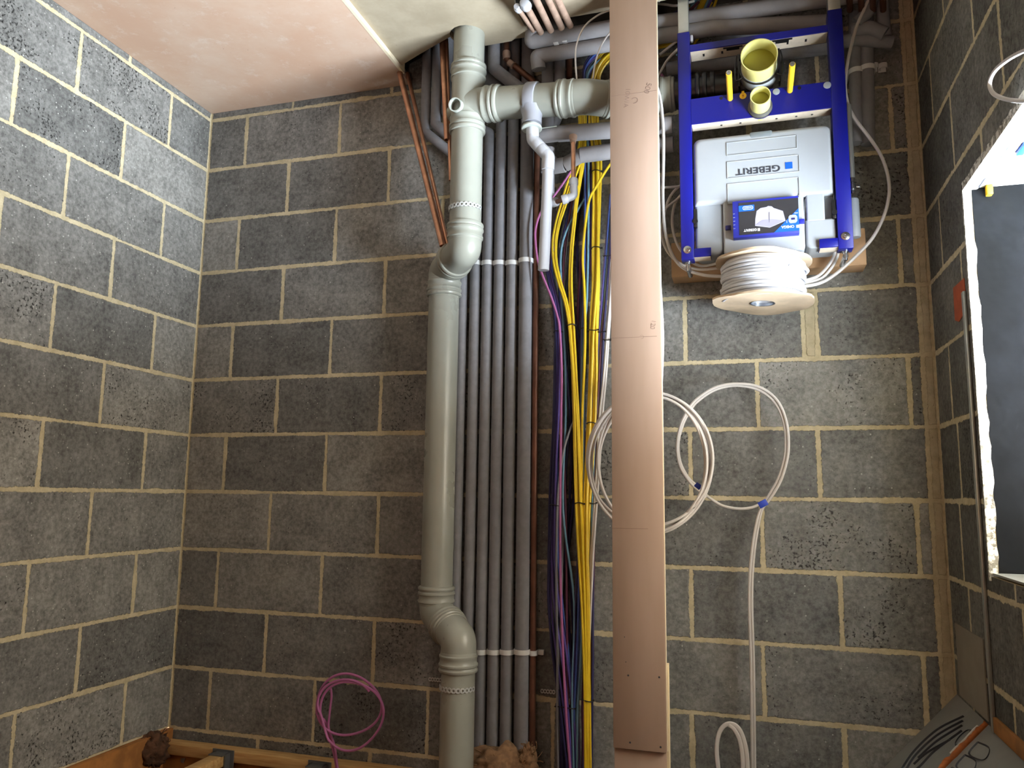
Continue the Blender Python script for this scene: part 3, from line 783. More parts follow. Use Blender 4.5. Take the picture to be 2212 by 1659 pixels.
rp = [P(1094, 92, -.10), P(1094, 128, -.10), P(1155, 178, -.075), Vector((xc, -.03, P(1160, 238, -.03).z)), Vector((xc, -.03, ZC))]
cop = pipe('copper_pipe', rp, .0112, M_copperdull, 'dull bare copper riser beside the thickest insulated pipe', 'copper pipe', None, .03)
for a, b, s in [(118, 126, 0), (138, 146, 1)]:
    pass
c0 = P(1094, 112, -.10); c1 = P(1094, 128, -.10)
g = G(); L = (c1 - c0).length; g.lathe(c0, c1, [(0, .0112), (0, .0145), (L * .3, .0155), (L, .0135), (L, .0112)], 20); obj('elbow_fitting', g, M_copperdust, cop)
c0 = P(1100, 135, -.10); c1 = P(1109, 142, -.10)
g = G(); L = (c1 - c0).length; g.lathe(c0, c1, [(0, .0112), (0, .0135), (L, .014), (L, .0112)], 20); obj('elbow_fitting', g, M_copperdust, cop)
# clips: one per pipe at two heights
def clip(x, y, r, z, lab, tail=0):
    g = G(); n = 14
    vs = []; fs = []
    for i in range(n + 1):
        a = math.radians(178 + 184 * i / n)
        for (rr_, dz) in ((r + .001, -.008), (r + .0035, -.008), (r + .0035, .008), (r + .001, .008)):
            vs.append(Vector((x + rr_ * math.cos(a), y + rr_ * math.sin(a), z + dz)))
    for i in range(n):
        for j in range(4): fs.append([i * 4 + j, i * 4 + (j + 1) % 4, i * 4 + 4 + (j + 1) % 4, i * 4 + 4 + j])
    g.add(vs, fs)
    g.box((x + r + .0005, y - .002, z - .008), (x + r + .004, -.001, z + .008)); g.box((x - r - .004, y - .002, z - .008), (x - r - .0005, -.001, z + .008))
    if tail: g.box((x - r - .024, -.02, z - .008), (x - r - .003, -.001, z + .008), .003)
    o = obj('pipe_clip', g, M_clip, loc=(x, 0, z)); tag(o, lab, 'pipe clip', 'white pipe clips on the risers')
where = ['riser tucked by the soil pipe', 'second riser', 'third riser', 'fourth riser', 'fifth riser', 'thickest riser']
for i in (1, 2, 3, 4, 5):
    px, r, _ = spec[i]; x = vert(px, 700)
    clip(x, PY, r, P(px, 566 if i < 5 else 560, PY - r).z, 'white plastic clip round the %s at knee-high lower row' % where[i] if False else 'white clip on the %s, in the row beside the open waste pipe end' % where[i], 1 if i == 5 else 0)
for i in (2, 3, 4, 5):
    px, r, _ = spec[i]; x = vert(px, 700)
    clip(x, PY, r, P(px, 1411, PY - r).z, 'white clip on the %s, in the row beside the top soil pipe bend' % where[i])
clip(xc, -.03, .0112, P(1157, 1412, -.04).z, 'white clip holding the bare copper riser near the ceiling', 1)
# pipes low down on the right of the stack
pipe('insulated_pipe', [P(1067, 70, -.12), P(1067, 148, -.12), P(1184, 240, -.09), P(1184, 420, -.09)], .0225, M_foam, 'thick grey insulated pipe with a notch, dog-legging behind the soil branch', 'insulated pipe', None, .012)
pipe('insulated_pipe', [P(1048, 80, -.07), P(1050, 168, -.07), P(1130, 236, -.06)], .0205, M_foam, 'grey insulated offset just right of the soil stack below the branch', 'insulated pipe', None, .012)
pipe('insulated_pipe', [P(1183, 95, -.085), P(1183, 250, -.09)], .0215, M_foam, 'left one of two short insulated verticals under the paired horizontal pipes', 'insulated pipe', None)
pipe('insulated_pipe', [P(1209, 95, -.075), P(1209, 238, -.075), P(1199, 262, -.075), P(1188, 285, -.075)], .0205, M_foam, 'right one of two short insulated verticals under the paired horizontal pipes', 'insulated pipe', None, .03)
pipe('copper_pipe', [P(1230, 95, -.05), P(1230, 170, -.05)], .0112, M_copperdull, 'dark copper pipe stub between the insulated verticals and the cables', 'copper pipe', None)
def mitred(name, pts, r, mat, lab):
    return pipe(name, pts, r, mat, lab, 'insulated pipe', None, .008)
def level(a, b, Z=None):
    return a
YH = -.155
hz1 = P(1230, 82, -.2).z
def hp(px, z):       # point of the picture on a horizontal plane
    return PZ(px[0], px[1], z)
zz = .01
A1 = P(1148, 90, -.185); B1h = P(1330, 58, -.185)
h1 = mitred('insulated_pipe', [P(1152, 60, -.185), A1 + Vector((0, 0, .0)), B1h, Vector((-1.97, -.165, B1h.z)), Vector((-2.62, -.15, B1h.z))], .026, M_foamlight, 'upper of the paired horizontal insulated pipes, nearest the capped copper pipes')
A2 = P(1160, 122, -.16); B2h = P(1330, 93, -.16)
h2 = mitred('insulated_pipe', [P(1164, 150, -.15), A2, B2h, Vector((-2.10, -.16, B2h.z)), Vector((-2.45, -.11, B2h.z + .01))], .0255, M_foamlight, 'second of the paired horizontal insulated pipes, turned at a mitred corner')
for px, py in [(1203, 97), (1222, 93)]:
    q = P(px, py, -.175); g = G(); g.box(q - Vector((.009, .02, .004)), q + Vector((.009, .01, .004)), .002)
    tag(obj('cable_tie_saddle', g, M_clip, loc=q), ['left small white saddle between the paired horizontal pipes', 'right small white saddle between the paired horizontal pipes'][px > 1210], 'saddle', 'white saddles between the horizontal pipes')
A3 = P(1168, 294, -.20); B3 = P(1330, 281, -.20)
h3 = thing('insulated_pipe', 'horizontal light grey insulated pipe just below the soil branch elbow, with a taped sleeve', 'insulated pipe', tuple(A3))
A3b = P(1206, 289, -.20)
g = G(); g.tube([A3b, B3, Vector((-1.96, -.19, B3.z))], .0275, 22); obj('foam_sleeve', g, M_foamlight, h3)
g = G(); g.tube([A3, A3b + (B3 - A3b).normalized() * .004], .0255, 22); obj('end_sleeve', g, M_foamlight, h3)
g = G(); g.tube([A3 + Vector((0, -.024, -.016)), A3b + Vector((0, -.024, -.016))], .002, 6); obj('sleeve_seam', g, M_rim, h3)
h4 = thing('insulated_pipe', 'kinked light grey insulated pipe crossing the cables beside the white waste pipe', 'insulated pipe', tuple(P(1192, 365, -.15)))
k0, k1, k2, k3 = P(1184, 362, -.14), P(1220, 356, -.145), P(1258, 334, -.155), P(1330, 326, -.16)
g = G(); g.tube(fillet([k0, k1], .01), .026, 22); obj('tee_sleeve', g, M_foamlight, h4)
g = G(); g.tube([k1, k2 + (k2 - k1).normalized() * .006], .0245, 22); obj('middle_sleeve', g, M_foamdust, h4)
g = G(); g.tube([k2 - (k2 - k1).normalized() * .004, k3, Vector((-1.96, -.16, k3.z))], .0265, 22); obj('foam_sleeve', g, M_foamlight, h4)
g = G(); g.tube([P(1184, 322, -.14), P(1184, 372, -.14)], .0245, 22); g.tube([P(1186, 352, -.142), P(1196, 352, -.155)], .024, 18); obj('riser_sleeve', g, M_foamlight, h4)
# low-level copper tail with push-fit elbows
ct = thing('copper_tail', 'copper pipe tail with white push-fit elbow hanging over the yellow cables', 'copper pipe', tuple(P(1238, 300, -.19)))
t0, t1, t2, t3 = P(1238, 298, -.225), P(1239, 410, -.265), P(1226, 425, -.27), P(1186, 441, -.228)
g = G(); g.tube([t0, t1], .0078, 16); obj('copper_tube', g, M_copper, ct)
g = G(); g.lathe(P(1238, 294, -.223), P(1238, 314, -.23), [(0, .014), (.008, .014), (.012, .0115), (.018, .0115), (.02, .0095), (.028, .0095), (.028, .0078)], 20); obj('brass_nut', g, M_copperdust, ct)
e0 = P(1239, 390, -.258)
g = G(); g.tube(fillet([e0, P(1240, 423, -.268), P(1216, 432, -.274)], .014, 8), .0128, 20)
d_ = (t1 - e0).normalized(); g.lathe(e0 - d_ * .004, t1, [(0, .0078), (0, .0145), (.004, .0155), (.02, .0155), (.024, .013)], 20)
q1, q2 = P(1214, 432.5, -.274), P(1228, 428, -.271); g.lathe(q1, q2, [(0, .0078), (0, .0145), (.004, .0155), (.017, .0155), (.02, .013)], 20); obj('push_fit_elbow', g, M_white, ct)
g = G(); g.tube([P(1222, 430, -.268), t3], .0078, 16); obj('copper_tube', g, M_copperdull, ct)
q1, q2 = P(1203, 435, -.247), P(1184, 442, -.226); g = G(); g.lathe(q1, q2, [(0, .0078), (0, .0145), (.004, .0155), (.02, .0155), (.024, .013), (.03, .013)], 20); obj('push_fit_end', g, M_white, ct)
# capped pipes on the floor
bases = [(1152, 66), (1168, 70), (1190, 66), (1213, 60), (1232, 56)]
tops = [(1119, 18), (1136, 12), (1150, -18), (1170, -34), (1186, -40)]
names5 = ['thinnest, with the smallest white cap', 'with the biggest white cap in view', 'middle one of five', 'fourth from the soil pipe', 'farthest from the soil pipe']
for i in range(5):
    r = .0078 if i == 0 else .0112
    z = .012 + .006
    a, b = PZ(*bases[i], z), PZ(*tops[i], z + .02)
    t_ = thing('capped_pipe', 'dusty copper pipe on the floor board, ' + names5[i], 'copper pipe', tuple(a), 'dusty copper pipes by the floor slot')
    d_ = (b - a).normalized()
    g = G(); g.tube([a - d_ * .0, b], r, 16); obj('copper_tube', g, M_copperdust, t_)
    g = G(); g.lathe(b - d_ * .012, b + d_, [(0, r), (0, r + .0045), (.004, r + .0065), (.018, r + .0065), (.022, r + .004), (.034, r + .0035), (.036, r - .002), (.036, 0)] if i else [(0, r), (0, r + .004), (.004, r + .0055), (.016, r + .0055), (.018, r + .002), (.028, r + .0015), (.028, 0)], 22); obj('stop_end', g, M_white, t_)
# loose copper offcuts
def offcut(a, b, r, lab):
    a, b = Vector(a), Vector(b); d_ = (b - a); L = d_.length
    g = G(); g.lathe(a, b, [(.01, r - .0012), (0, r - .0012), (0, r), (L, r), (L, r - .0012), (L - .01, r - .0012)], 16)
    tag(obj('copper_offcut', g, M_copper, loc=a), lab, 'copper pipe', 'loose copper pipe lengths leaning by the soil pipe')
offcut(Vector((P(863, 172, -.095).x, -.095, .002)), P(956, 531, -.155), .0112, 'loose bright copper pipe leaning from the floor sheet corner to the soil pipe bend')
offcut(P(880, 158, -.04), P(968, 535, -.14), .0078, 'thinner loose copper pipe leaning just right of the bright one')
offcut(P(955, 84, -.16), P(966, 302, -.155), .0112, 'short upright copper length ending level with the soil tee')
offcut(P(964, 85, -.15), P(974, 390, -.15), .0075, 'longer thin copper length propped against the soil pipe')

# ================================================================== cables
def cable(pts, r, mat, lab, group, name='cable', n=8, sub=6, flat=1.0, cat='cable'):
    g = G(); g.tube(spline(pts, sub), r, n, flat=flat)
    return tag(obj(name, g, mat, loc=pts[0]), lab, cat, group)
def interp(tab, y):
    if y <= tab[0][0]: return tab[0][1:]
    for a, b in zip(tab[:-1], tab[1:]):
        if y <= b[0]:
            t = (y - a[0]) / (b[0] - a[0]); t = t * t * (3 - 2 * t) if False else t
            return tuple(a[i] + (b[i] - a[i]) * t for i in range(1, len(a)))
    return tab[-1][1:]
rc = random.Random(21)
def bundle(tab, mats, r, labf, group, Y=-.05, depth=.006, head=None, y0=None, y1=1690):
    """tab: (photo y, centre x, half width); one cable per material in mats"""
    n = len(mats); out = []
    us = [(-1 + 2 * (i + .5) / n) for i in range(n)]; rc.shuffle(us)
    for i, mt in enumerate(mats):
        u = us[i]; ph = rc.uniform(0, 6.28); fr = rc.uniform(.006, .011); dy = rc.uniform(-1, 1) * depth
        ys = tab[0][0] if y0 is None else y0
        pts = []
        if head:
            for (hx, hy, hY) in head: pts.append(P(hx + u * 9 * (1 if hy < 140 else .7), hy + rc.uniform(-2, 2) + u * 10, hY + dy))
        y = ys
        while y < y1:
            xc_, hw = interp(tab, y)
            uu = max(-1, min(1, u + .35 * math.sin(fr * y + ph)))
            pts.append(P(xc_ + uu * hw, y, Y + dy + .003 * math.sin(fr * .7 * y + ph * 2)))
            y += 42
        pts.append(P(interp(tab, y1)[0] + u * interp(tab, y1)[1], y1, Y + dy))
        out.append(cable(pts, r, mt, labf(i, mt), group))
    return out
cn = {M_yellow: 'yellow', M_violet: 'violet', M_navy: 'dark navy', M_teal: 'pale blue', M_blue: 'mid blue', M_maroon: 'maroon', M_pinkc: 'pink', M_gcable: 'grey', M_wcable: 'white'}
headD = [(1530, -4, -.11), (1480, 62, -.11), (1420, 96, -.13), (1350, 96, -.12), (1312, 120, -.095), (1292, 148, -.08)]
headC = [(1500, -4, -.12), (1465, 40, -.11), (1420, 70, -.11), (1350, 92, -.10), (1295, 120, -.08), (1268, 150, -.07)]
bundle([(190, 1284, 11), (260, 1281, 9), (330, 1290, 9), (450, 1290, 8), (545, 1288, 8.5), (600, 1287, 9), (712, 1281, 9.5), (800, 1280, 9), (900, 1278, 8), (1000, 1273, 7), (1088, 1268, 6), (1200, 1266, 6), (1400, 1268, 5), (1510, 1269, 5), (1690, 1271, 5)],
       [M_yellow] * 7, .0044, lambda i, m_: 'yellow cable in the wide right-hand bundle close to the upright board', 'yellow cables of the right-hand bundle', -.062, .007, headD)
bundle([(190, 1252, 8), (300, 1258, 7), (340, 1252, 6), (400, 1230, 6), (430, 1221, 6), (480, 1205, 5), (545, 1195, 5), (600, 1206, 5), (650, 1222, 5), (703, 1231, 4), (800, 1238, 5), (900, 1243, 6), (1088, 1249, 5), (1300, 1259, 5), (1510, 1265, 5), (1690, 1269, 5)],
       [M_yellow] * 3, .0043, lambda i, m_: 'yellow cable bowing left towards the open waste pipe end', 'yellow cables bowing left', -.07, .004, None)
bundle([(190, 1262, 5), (340, 1260, 4), (430, 1245, 4), (545, 1234, 4), (620, 1233, 4), (703, 1238, 4), (800, 1242, 5), (900, 1246, 5), (1088, 1251, 5), (1300, 1261, 4), (1510, 1268, 4), (1690, 1271, 4)],
       [M_yellow] * 3, .0043, lambda i, m_: 'yellow cable in the narrow strand between the left bow and the blue cables', 'yellow cables of the middle strand', -.064, .004, None)
cable([P(x, y, Y) for x, y, Y in [(1345, 325, -.12), (1318, 355, -.11), (1290, 400, -.09), (1271, 440, -.075), (1259, 545, -.066), (1262, 620, -.06), (1264, 710, -.066), (1262, 800, -.06), (1258, 900, -.055), (1258, 1088, -.055), (1264, 1300, -.05), (1270, 1510, -.05), (1274, 1690, -.05)]],
      .0048, M_yellow, 'single thick yellow cable curving out from behind the upright board', None)
bundle([(190, 1266, 6), (260, 1262, 7), (330, 1270, 8), (450, 1270, 7), (545, 1267, 7), (650, 1263, 6), (712, 1258, 5), (800, 1257, 6), (900, 1257, 7), (1088, 1261, 6), (1300, 1252, 9), (1525, 1244, 8), (1690, 1246, 8)],
       [M_violet, M_violet, M_teal, M_navy, M_blue, M_teal], .0042, lambda i, m_: cn[m_] + ' cable of the mixed middle bundle between the yellow ones', 'mixed cables of the middle bundle', -.05, .006, headC)
bundle([(400, 1228, 5), (490, 1200, 6), (560, 1184, 5), (600, 1188, 5), (650, 1199, 6), (710, 1206, 7), (800, 1203, 9), (900, 1201, 10), (1000, 1198, 10), (1100, 1197, 10), (1200, 1195, 10), (1300, 1199, 15), (1400, 1208, 19), (1525, 1219, 19), (1690, 1232, 24)],
       [M_violet, M_violet, M_violet, M_navy, M_navy, M_navy, M_blue], .0041, lambda i, m_: cn[m_] + ' cable of the leftmost bundle beside the copper riser', 'violet and navy cables of the leftmost bundle', -.05, .008)
cable([P(x, y, -.075) for x, y in [(1236, 366), (1228, 378), (1212, 402), (1195, 425), (1172, 452), (1160, 480), (1156, 510), (1161, 560), (1173, 598), (1190, 640), (1203, 680), (1209, 712), (1213, 800), (1212, 900), (1210, 1100), (1212, 1300), (1222, 1525), (1234, 1690)]],
      .0042, M_pinkc, 'pink cable looping behind the white waste pipe', None)
for i, (mt, tab) in enumerate([(M_gcable, [(400, 1246), (520, 1224), (640, 1216), (760, 1214), (900, 1215), (1100, 1216), (1300, 1213), (1500, 1205), (1690, 1208)]),
                               (M_maroon, [(420, 1238), (540, 1220), (660, 1214), (780, 1212), (900, 1214), (1100, 1222), (1300, 1224), (1500, 1226), (1690, 1230)]),
                               (M_teal, [(430, 1262), (520, 1216), (620, 1212), (760, 1220), (900, 1222), (1100, 1216), (1300, 1240), (1500, 1236), (1690, 1240)]),
                               (M_gcable, [(900, 1244), (925, 1233), (960, 1221), (1000, 1213), (1050, 1207), (1100, 1204), (1200, 1202), (1300, 1202), (1400, 1204), (1525, 1204), (1690, 1206)])]):
    cable([P(x, y, -.045 - .005 * i) for y, x in tab], .0040, mt, ['grey cable rising between the leftmost and the yellow bundles', 'maroon cable rising left of the yellow strands', 'pale blue cable crossing behind the bowed yellow cables', 'grey cable emerging from the yellow strands beside the coil'][i], None)
bundle([(420, 1322, 4), (545, 1314, 6), (620, 1307, 6), (717, 1298, 6), (800, 1294, 6), (900, 1290, 6), (1000, 1285, 5), (1088, 1281, 5), (1300, 1278, 4), (1525, 1275, 4), (1690, 1274, 4)],
       [M_blue, M_violet, M_maroon, M_navy, M_teal], .0041, lambda i, m_: cn[m_] + ' cable of the slim bundle hugging the upright board', 'mixed cables hugging the upright board', -.05, .006)
bundle([(560, 1322, 4), (650, 1318, 5), (735, 1312, 5), (800, 1308, 5), (850, 1303, 5), (900, 1298, 5), (1000, 1292, 4), (1088, 1285, 4), (1200, 1277, 4), (1400, 1270, 3), (1690, 1271, 3)],
       [M_wcable] * 4, .0040, lambda i, m_: 'white cable running down beside the upright board into the coil area', 'white cables beside the upright board', -.048, .004)
bundle([(360, 1262, 30), (450, 1252, 34), (560, 1240, 40), (717, 1246, 42), (900, 1244, 40), (1100, 1236, 36), (1300, 1232, 34), (1525, 1230, 28), (1690, 1236, 26)],  # dark cables, part real, part added to stand in for shade on the wall
       [M_navy, M_navy, M_maroon, M_navy, M_black, M_navy, M_black, M_maroon, M_navy, M_black], .0045, lambda i, m_: ('black' if m_ is M_black else cn[m_]) + ' cable added close to the wall for the shade behind the coloured bundles', 'dark cables added for shade against the wall', -.016, .004)
# cable fan behind the frame leg, near the floor
fan = [(M_yellow, [(1474, 150), (1497, 100), (1528, 50), (1549, -4)], -.12), (M_violet, [(1470, 128), (1492, 86), (1515, 45), (1538, -4)], -.115), (M_teal, [(1462, 120), (1488, 80), (1512, 40), (1532, -4)], -.118),
       (M_gcable, [(1470, 110), (1492, 62), (1500, 24), (1512, -4)], -.125), (M_wcable, [(1425, 118), (1450, 98), (1468, 84), (1488, 70)], -.15), (M_wcable, [(1422, 165), (1440, 132), (1462, 108), (1480, 92)], -.15),
       (M_maroon, [(1420, 80), (1450, 52), (1480, 30), (1510, 4)], -.13), (M_navy, [(1420, 46), (1445, 34), (1470, 20), (1500, -4)], -.13), (M_wcable, [(1422, 8), (1440, 10), (1462, 12), (1500, 2)], -.15), (M_wcable, [(1422, 2), (1432, -4), (1445, -12)], -.2),
       (M_yellow, [(1422, 58), (1445, 44), (1466, 28), (1490, 12)], -.125), (M_pinkc, [(1428, 160), (1440, 178), (1452, 196)], -.13)]
fl = ['yellow cable fanning out past the grey frame leg', 'violet cable fanning out past the grey frame leg', 'pale blue cable fanning out past the grey frame leg', 'grey cable fanning out nearest the steel leg', 'white cable crossing behind the left blue upright, upper one', 'white cable crossing behind the left blue upright, lower one',
      'maroon cable in the fan between board and leg', 'navy cable in the fan between board and leg', 'white cable lying across the fan beside the board', 'white cable end beside the top of the board', 'yellow cable in the fan between board and leg', 'pink cable end between board and black drain']
for (mt, pp, Y), lab in zip(fan, fl): cable([P(x, y, Y) for x, y in pp], .0045, mt, lab, None)
# ties
def tie(px, py, hw, Y=-.05, r=.0016, lab='', dep=.013):
    c = P(px, py, Y); sx = hw * (c - CAM).length / FPX
    pts = [c + Vector((sx * math.cos(a), dep * math.sin(a), .002 * math.sin(a * 2 + px))) for a in [i * 2 * math.pi / 20 for i in range(20)]]
    g = G(); g.tube(pts, .0017, 6, closed=True); h = pts[10] + Vector((0, -.002, 0)); g.box(h - Vector((.003, .003, .0025)), h + Vector((.003, .003, .0025)))
    tag(obj('cable_tie', g, M_tie, loc=c), lab, 'cable tie', 'black cable ties')
tie(1207, 717, 11, -.052, lab='black tie on the leftmost violet bundle, midway up the pipes')
tie(1234, 703, 10, -.066, lab='black tie on the left yellow strands, midway up the pipes')
tie(1259, 711, 9, -.052, lab='black tie on the blue middle bundle, midway up the pipes')
tie(1281, 714, 12, -.062, lab='black tie on the wide yellow bundle, midway up the pipes')
tie(1299, 718, 8, -.052, lab='black tie on the slim bundle hugging the board, midway up')
tie(1312, 735, 8, -.056, lab='black tie on the white cables beside the board')
tie(1289, 371, 11, -.062, lab='black tie on the yellow bundle just above the kinked insulated pipe')
tie(1289, 536, 11, -.062, lab='black tie on the yellow bundle level with the waste pipe end')
tie(1312, 554, 8, -.052, lab='black tie on the slim bundle level with the waste pipe end')
tie(1277, 914, 10, -.062, lab='black tie on the yellow bundle level with the white coil')
tie(1200, 1091, 12, -.052, lab='black tie on the leftmost bundle, level with the coil bottom')
tie(1252, 1087, 10, -.064, lab='black tie on the left yellow strands, level with the coil bottom')
tie(1281, 1087, 8, -.054, lab='black tie on the slim bundle, level with the coil bottom')
tie(1220, 1527, 21, -.052, lab='black tie on the leftmost bundle near the ceiling')
tie(1269, 1512, 12, -.06, lab='black tie on the yellow bundle near the ceiling', dep=.016)

# ================================================================== upright board
Yb = -.352
bxl, bxr = P(1318, 300, Yb).x, P(1421, 300, Yb).x
zbt = P(1380, 1621, Yb).z
bd_ = thing('upright_board', 'tall pinkish brown board standing in front of the cables with pencil marks', 'board', ((bxl + bxr) / 2, Yb + .03, -.016))
g = G(); g.box((bxr, Yb, -.016), (bxl, Yb + .018, zbt), .0012); obj('face_board', g, M_plank, bd_)
g = G(); g.box((bxr + .004, Yb + .0185, -.016), (bxl - .014, Yb + .050, 2.54), .002); obj('stud', g, M_tan, bd_)
g = G(); g.box((bxr - .006, Yb + .0187, P(1445, 1440, Yb).z), (bxr + .0035, Yb + .05, 2.62), .001); obj('pale_packer', g, M_pine, bd_)
g = G(); g.box((bxr - .0028, Yb + .004, -.016), (bxr - .0002, Yb + .016, zbt - .002), .0005); obj('lit_edge_strip', g, M_cream, bd_)  # pale strip: the window light on this edge is put into its colour
g = G()
for px, py in [(1357, 1459), (1424, 1463), (1361, 1604), (1427, 1614), (1349, 1376), (1352, 1430)]:
    q = P(px, py, Yb); rr_ = .0028 if py > 1440 else .0014
    g.lathe((q.x, Yb - .0004, q.z), (q.x, Yb + .01, q.z), [(0, 0), (0, rr_), (.0015, rr_), (.0016, 0)], 10)
obj('screw_hole', g, M_ink, bd_)
g = G()
for py0, py1 in [(206, 197), (729, 728), (1142, 1141)]:
    a, b = P(1320, py0, Yb), P(1419 if py0 < 900 else 1400, py1, Yb); g.box((b.x, Yb - .0002, (a.z + b.z) / 2 - .0006), (a.x, Yb + .0003, (a.z + b.z) / 2 + .0006))
obj('pencil_line', g, M_graphite, bd_)
q = P(1398, 178, Yb); text('pencil_note', '500', .024, (q.x, Yb - .0002, q.z), M_graphite, bd_, rot=1.25, bold=-.0004)
q = P(1377, 214, Yb); text('pencil_note', 'C', .030, (q.x, Yb - .0002, q.z - .01), M_graphite, bd_, rot=.3, bold=-.0006)
q = P(1352, 190, Yb); text('pencil_note', '10W/A', .022, (q.x, Yb - .0002, q.z), M_graphite, bd_, rot=1.45, bold=-.0004)
q = P(1408, 690, Yb); text('pencil_note', '120', .020, (q.x, Yb - .0002, q.z), M_graphite, bd_, rot=1.4, bold=-.0005)
q = P(1390, 722, Yb); text('pencil_note', 'C', .018, (q.x, Yb - .0002, q.z), M_graphite, bd_, rot=.3, bold=-.0005)
# timber header the board is fixed to, overhead
g = G(); hx = bxl + .001
g.box((bxr - .004, Yb + .064, 2.40), (bxl + .012, -.004, 2.62), .002) if False else g.box((bxr + .001, Yb + .012, zbt + .004), (bxl - .001, Yb + .0183, 2.70), .001)
obj('upper_board', g, M_plank, bd_)

# ================================================================== cable coils
def ell(cx_, cy_, rx, ry, a0, a1, n, Y, dY=0.0, wob=0.0, ph=0.0):
    out = []
    for i in range(n + 1):
        a = math.radians(a0 + (a1 - a0) * i / n)
        k = 1 + wob * math.sin(3 * a + ph)
        out.append(P(cx_ + rx * k * math.cos(a), cy_ + ry * k * math.sin(a), Y + dY * i / n))
    return out
coil = thing('cable_coil', 'big white cable coil of several turns hanging behind the upright board', 'cable coil', tuple(P(1405, 998, -.17)), 'white cable coils')
turns = [(1407, 996, 139, 149), (1404, 1000, 133, 152), (1400, 1002, 128, 150), (1408, 998, 119, 142), (1413, 1005, 110, 148), (1404, 992, 136, 144)]
pts = []
for i, (cx_, cy_, rx, ry) in enumerate(turns):
    nx = turns[min(i + 1, 5)]
    for k in range(24):
        t_ = k / 24; a = math.radians(60 + 360 * t_)
        cxi, cyi, rxi, ryi = [turns[i][j] + (nx[j] - turns[i][j]) * t_ for j in range(4)]
        pts.append(P(cxi + rxi * math.cos(a), cyi + ryi * math.sin(a), -.19 + .012 * math.sin(i * 2.1 + a)))
pts += [P(x, y, -.17) for x, y in [(1500, 1092), (1528, 1068)]]
g = G(); g.tube(spline(pts, 3), .0046, 8); obj('cable_turns', g, M_wcable, coil)
q = P(1508, 1050, -.168); g = G(); g.box(q - Vector((.010, .006, .008)), q + Vector((.010, .006, .008)), .002, mat=Matrix.Translation(q) @ Matrix.Rotation(.7, 4, 'Y') @ Matrix.Translation(-q)); obj('tape_band', g, M_tape, coil)
YL = -.075
loop = thing('cable_coil', 'round white double cable loop hanging from the ceiling right of the upright board', 'cable coil', tuple(P(1583, 967, YL)), 'white cable coils')
for o_ in (0, 1):
    d = o_ * 5.5
    pts = [P(1625 + d, 1690, YL), P(1624 + d, 1560, YL), P(1622 + d, 1420, YL), P(1619 + d, 1330, YL), P(1619 + d, 1260, YL), P(1624 + d, 1190, YL), P(1634 + d * .9, 1130, YL), P(1644 + d * .6, 1098, YL)]
    if o_ == 0:
        pts += [P(x, y, YL) for x, y in [(1660, 1072), (1683, 1030), (1697, 975), (1694, 915), (1674, 870), (1638, 842), (1590, 833), (1545, 842), (1508, 866), (1490, 888), (1474, 920), (1465, 960), (1470, 1000), (1487, 1032), (1508, 1052), (1520, 1066)]]
    else:
        pts += [P(x, y, YL - .006) for x, y in [(1666, 1074), (1689, 1032), (1703, 975), (1699, 912), (1678, 864), (1640, 836), (1590, 829), (1543, 838), (1504, 863), (1486, 886), (1470, 920), (1462, 962), (1468, 1005), (1486, 1036), (1505, 1056), (1532, 1075), (1560, 1092), (1595, 1099), (1625, 1096), (1646, 1086)]]
    g = G(); g.tube(spline(pts, 6), .0046, 8); obj('cable', g, M_wcable, loop)
q = P(1648, 1088, YL - .003); g = G(); g.box(q - Vector((.014, .008, .010)), q + Vector((.014, .008, .010)), .002, mat=Matrix.Translation(q) @ Matrix.Rotation(-.5, 4, 'Y') @ Matrix.Translation(-q)); obj('tape_band', g, M_tape, loop)
cable([P(x, y, -.11) for x, y in [(1556, 1690), (1551, 1655), (1548, 1615), (1554, 1582), (1567, 1566), (1582, 1564), (1596, 1574), (1606, 1596), (1613, 1630), (1616, 1690)]], .0066, M_wcable, 'small white flat cable loop at the ceiling edge of the window side', None, 'cable_loop', flat=.6)
cable([P(x, y, -.112) for x, y in [(1604, 1690), (1604, 1640), (1598, 1600), (1586, 1576), (1574, 1566)]], .0062, M_wcable, 'white flat cable end doubling back inside the small ceiling loop', None, 'cable_loop', flat=.6)
pk = thing('cable_coil', 'pink cable coil hanging from the ceiling joists on the dark wall', 'cable coil', tuple(P(760, 1530, -.10)))
pts = [P(x, y, -.10) for x, y in [(733, 1690), (728, 1650), (722, 1610), (710, 1575), (712, 1540), (716, 1505), (714, 1484)]]
g = G(); g.tube(spline(pts, 6), .0042, 8); obj('cable_tail', g, M_pinkc, pk)
pts = [P(x, y, -.095) for x, y in [(730, 1690), (724, 1640), (714, 1600), (704, 1560)]] + ell(752, 1523, 70, 66, 160, 520, 26, -.105, -.01, .04, 1) + ell(758, 1545, 68, 74, 170, 500, 26, -.115, -.01, .05, 2.4) + ell(746, 1520, 60, 52, 150, 330, 14, -.12)
g = G(); g.tube(spline(pts, 4), .0044, 8); obj('cable_turns', g, M_pinkc, pk)
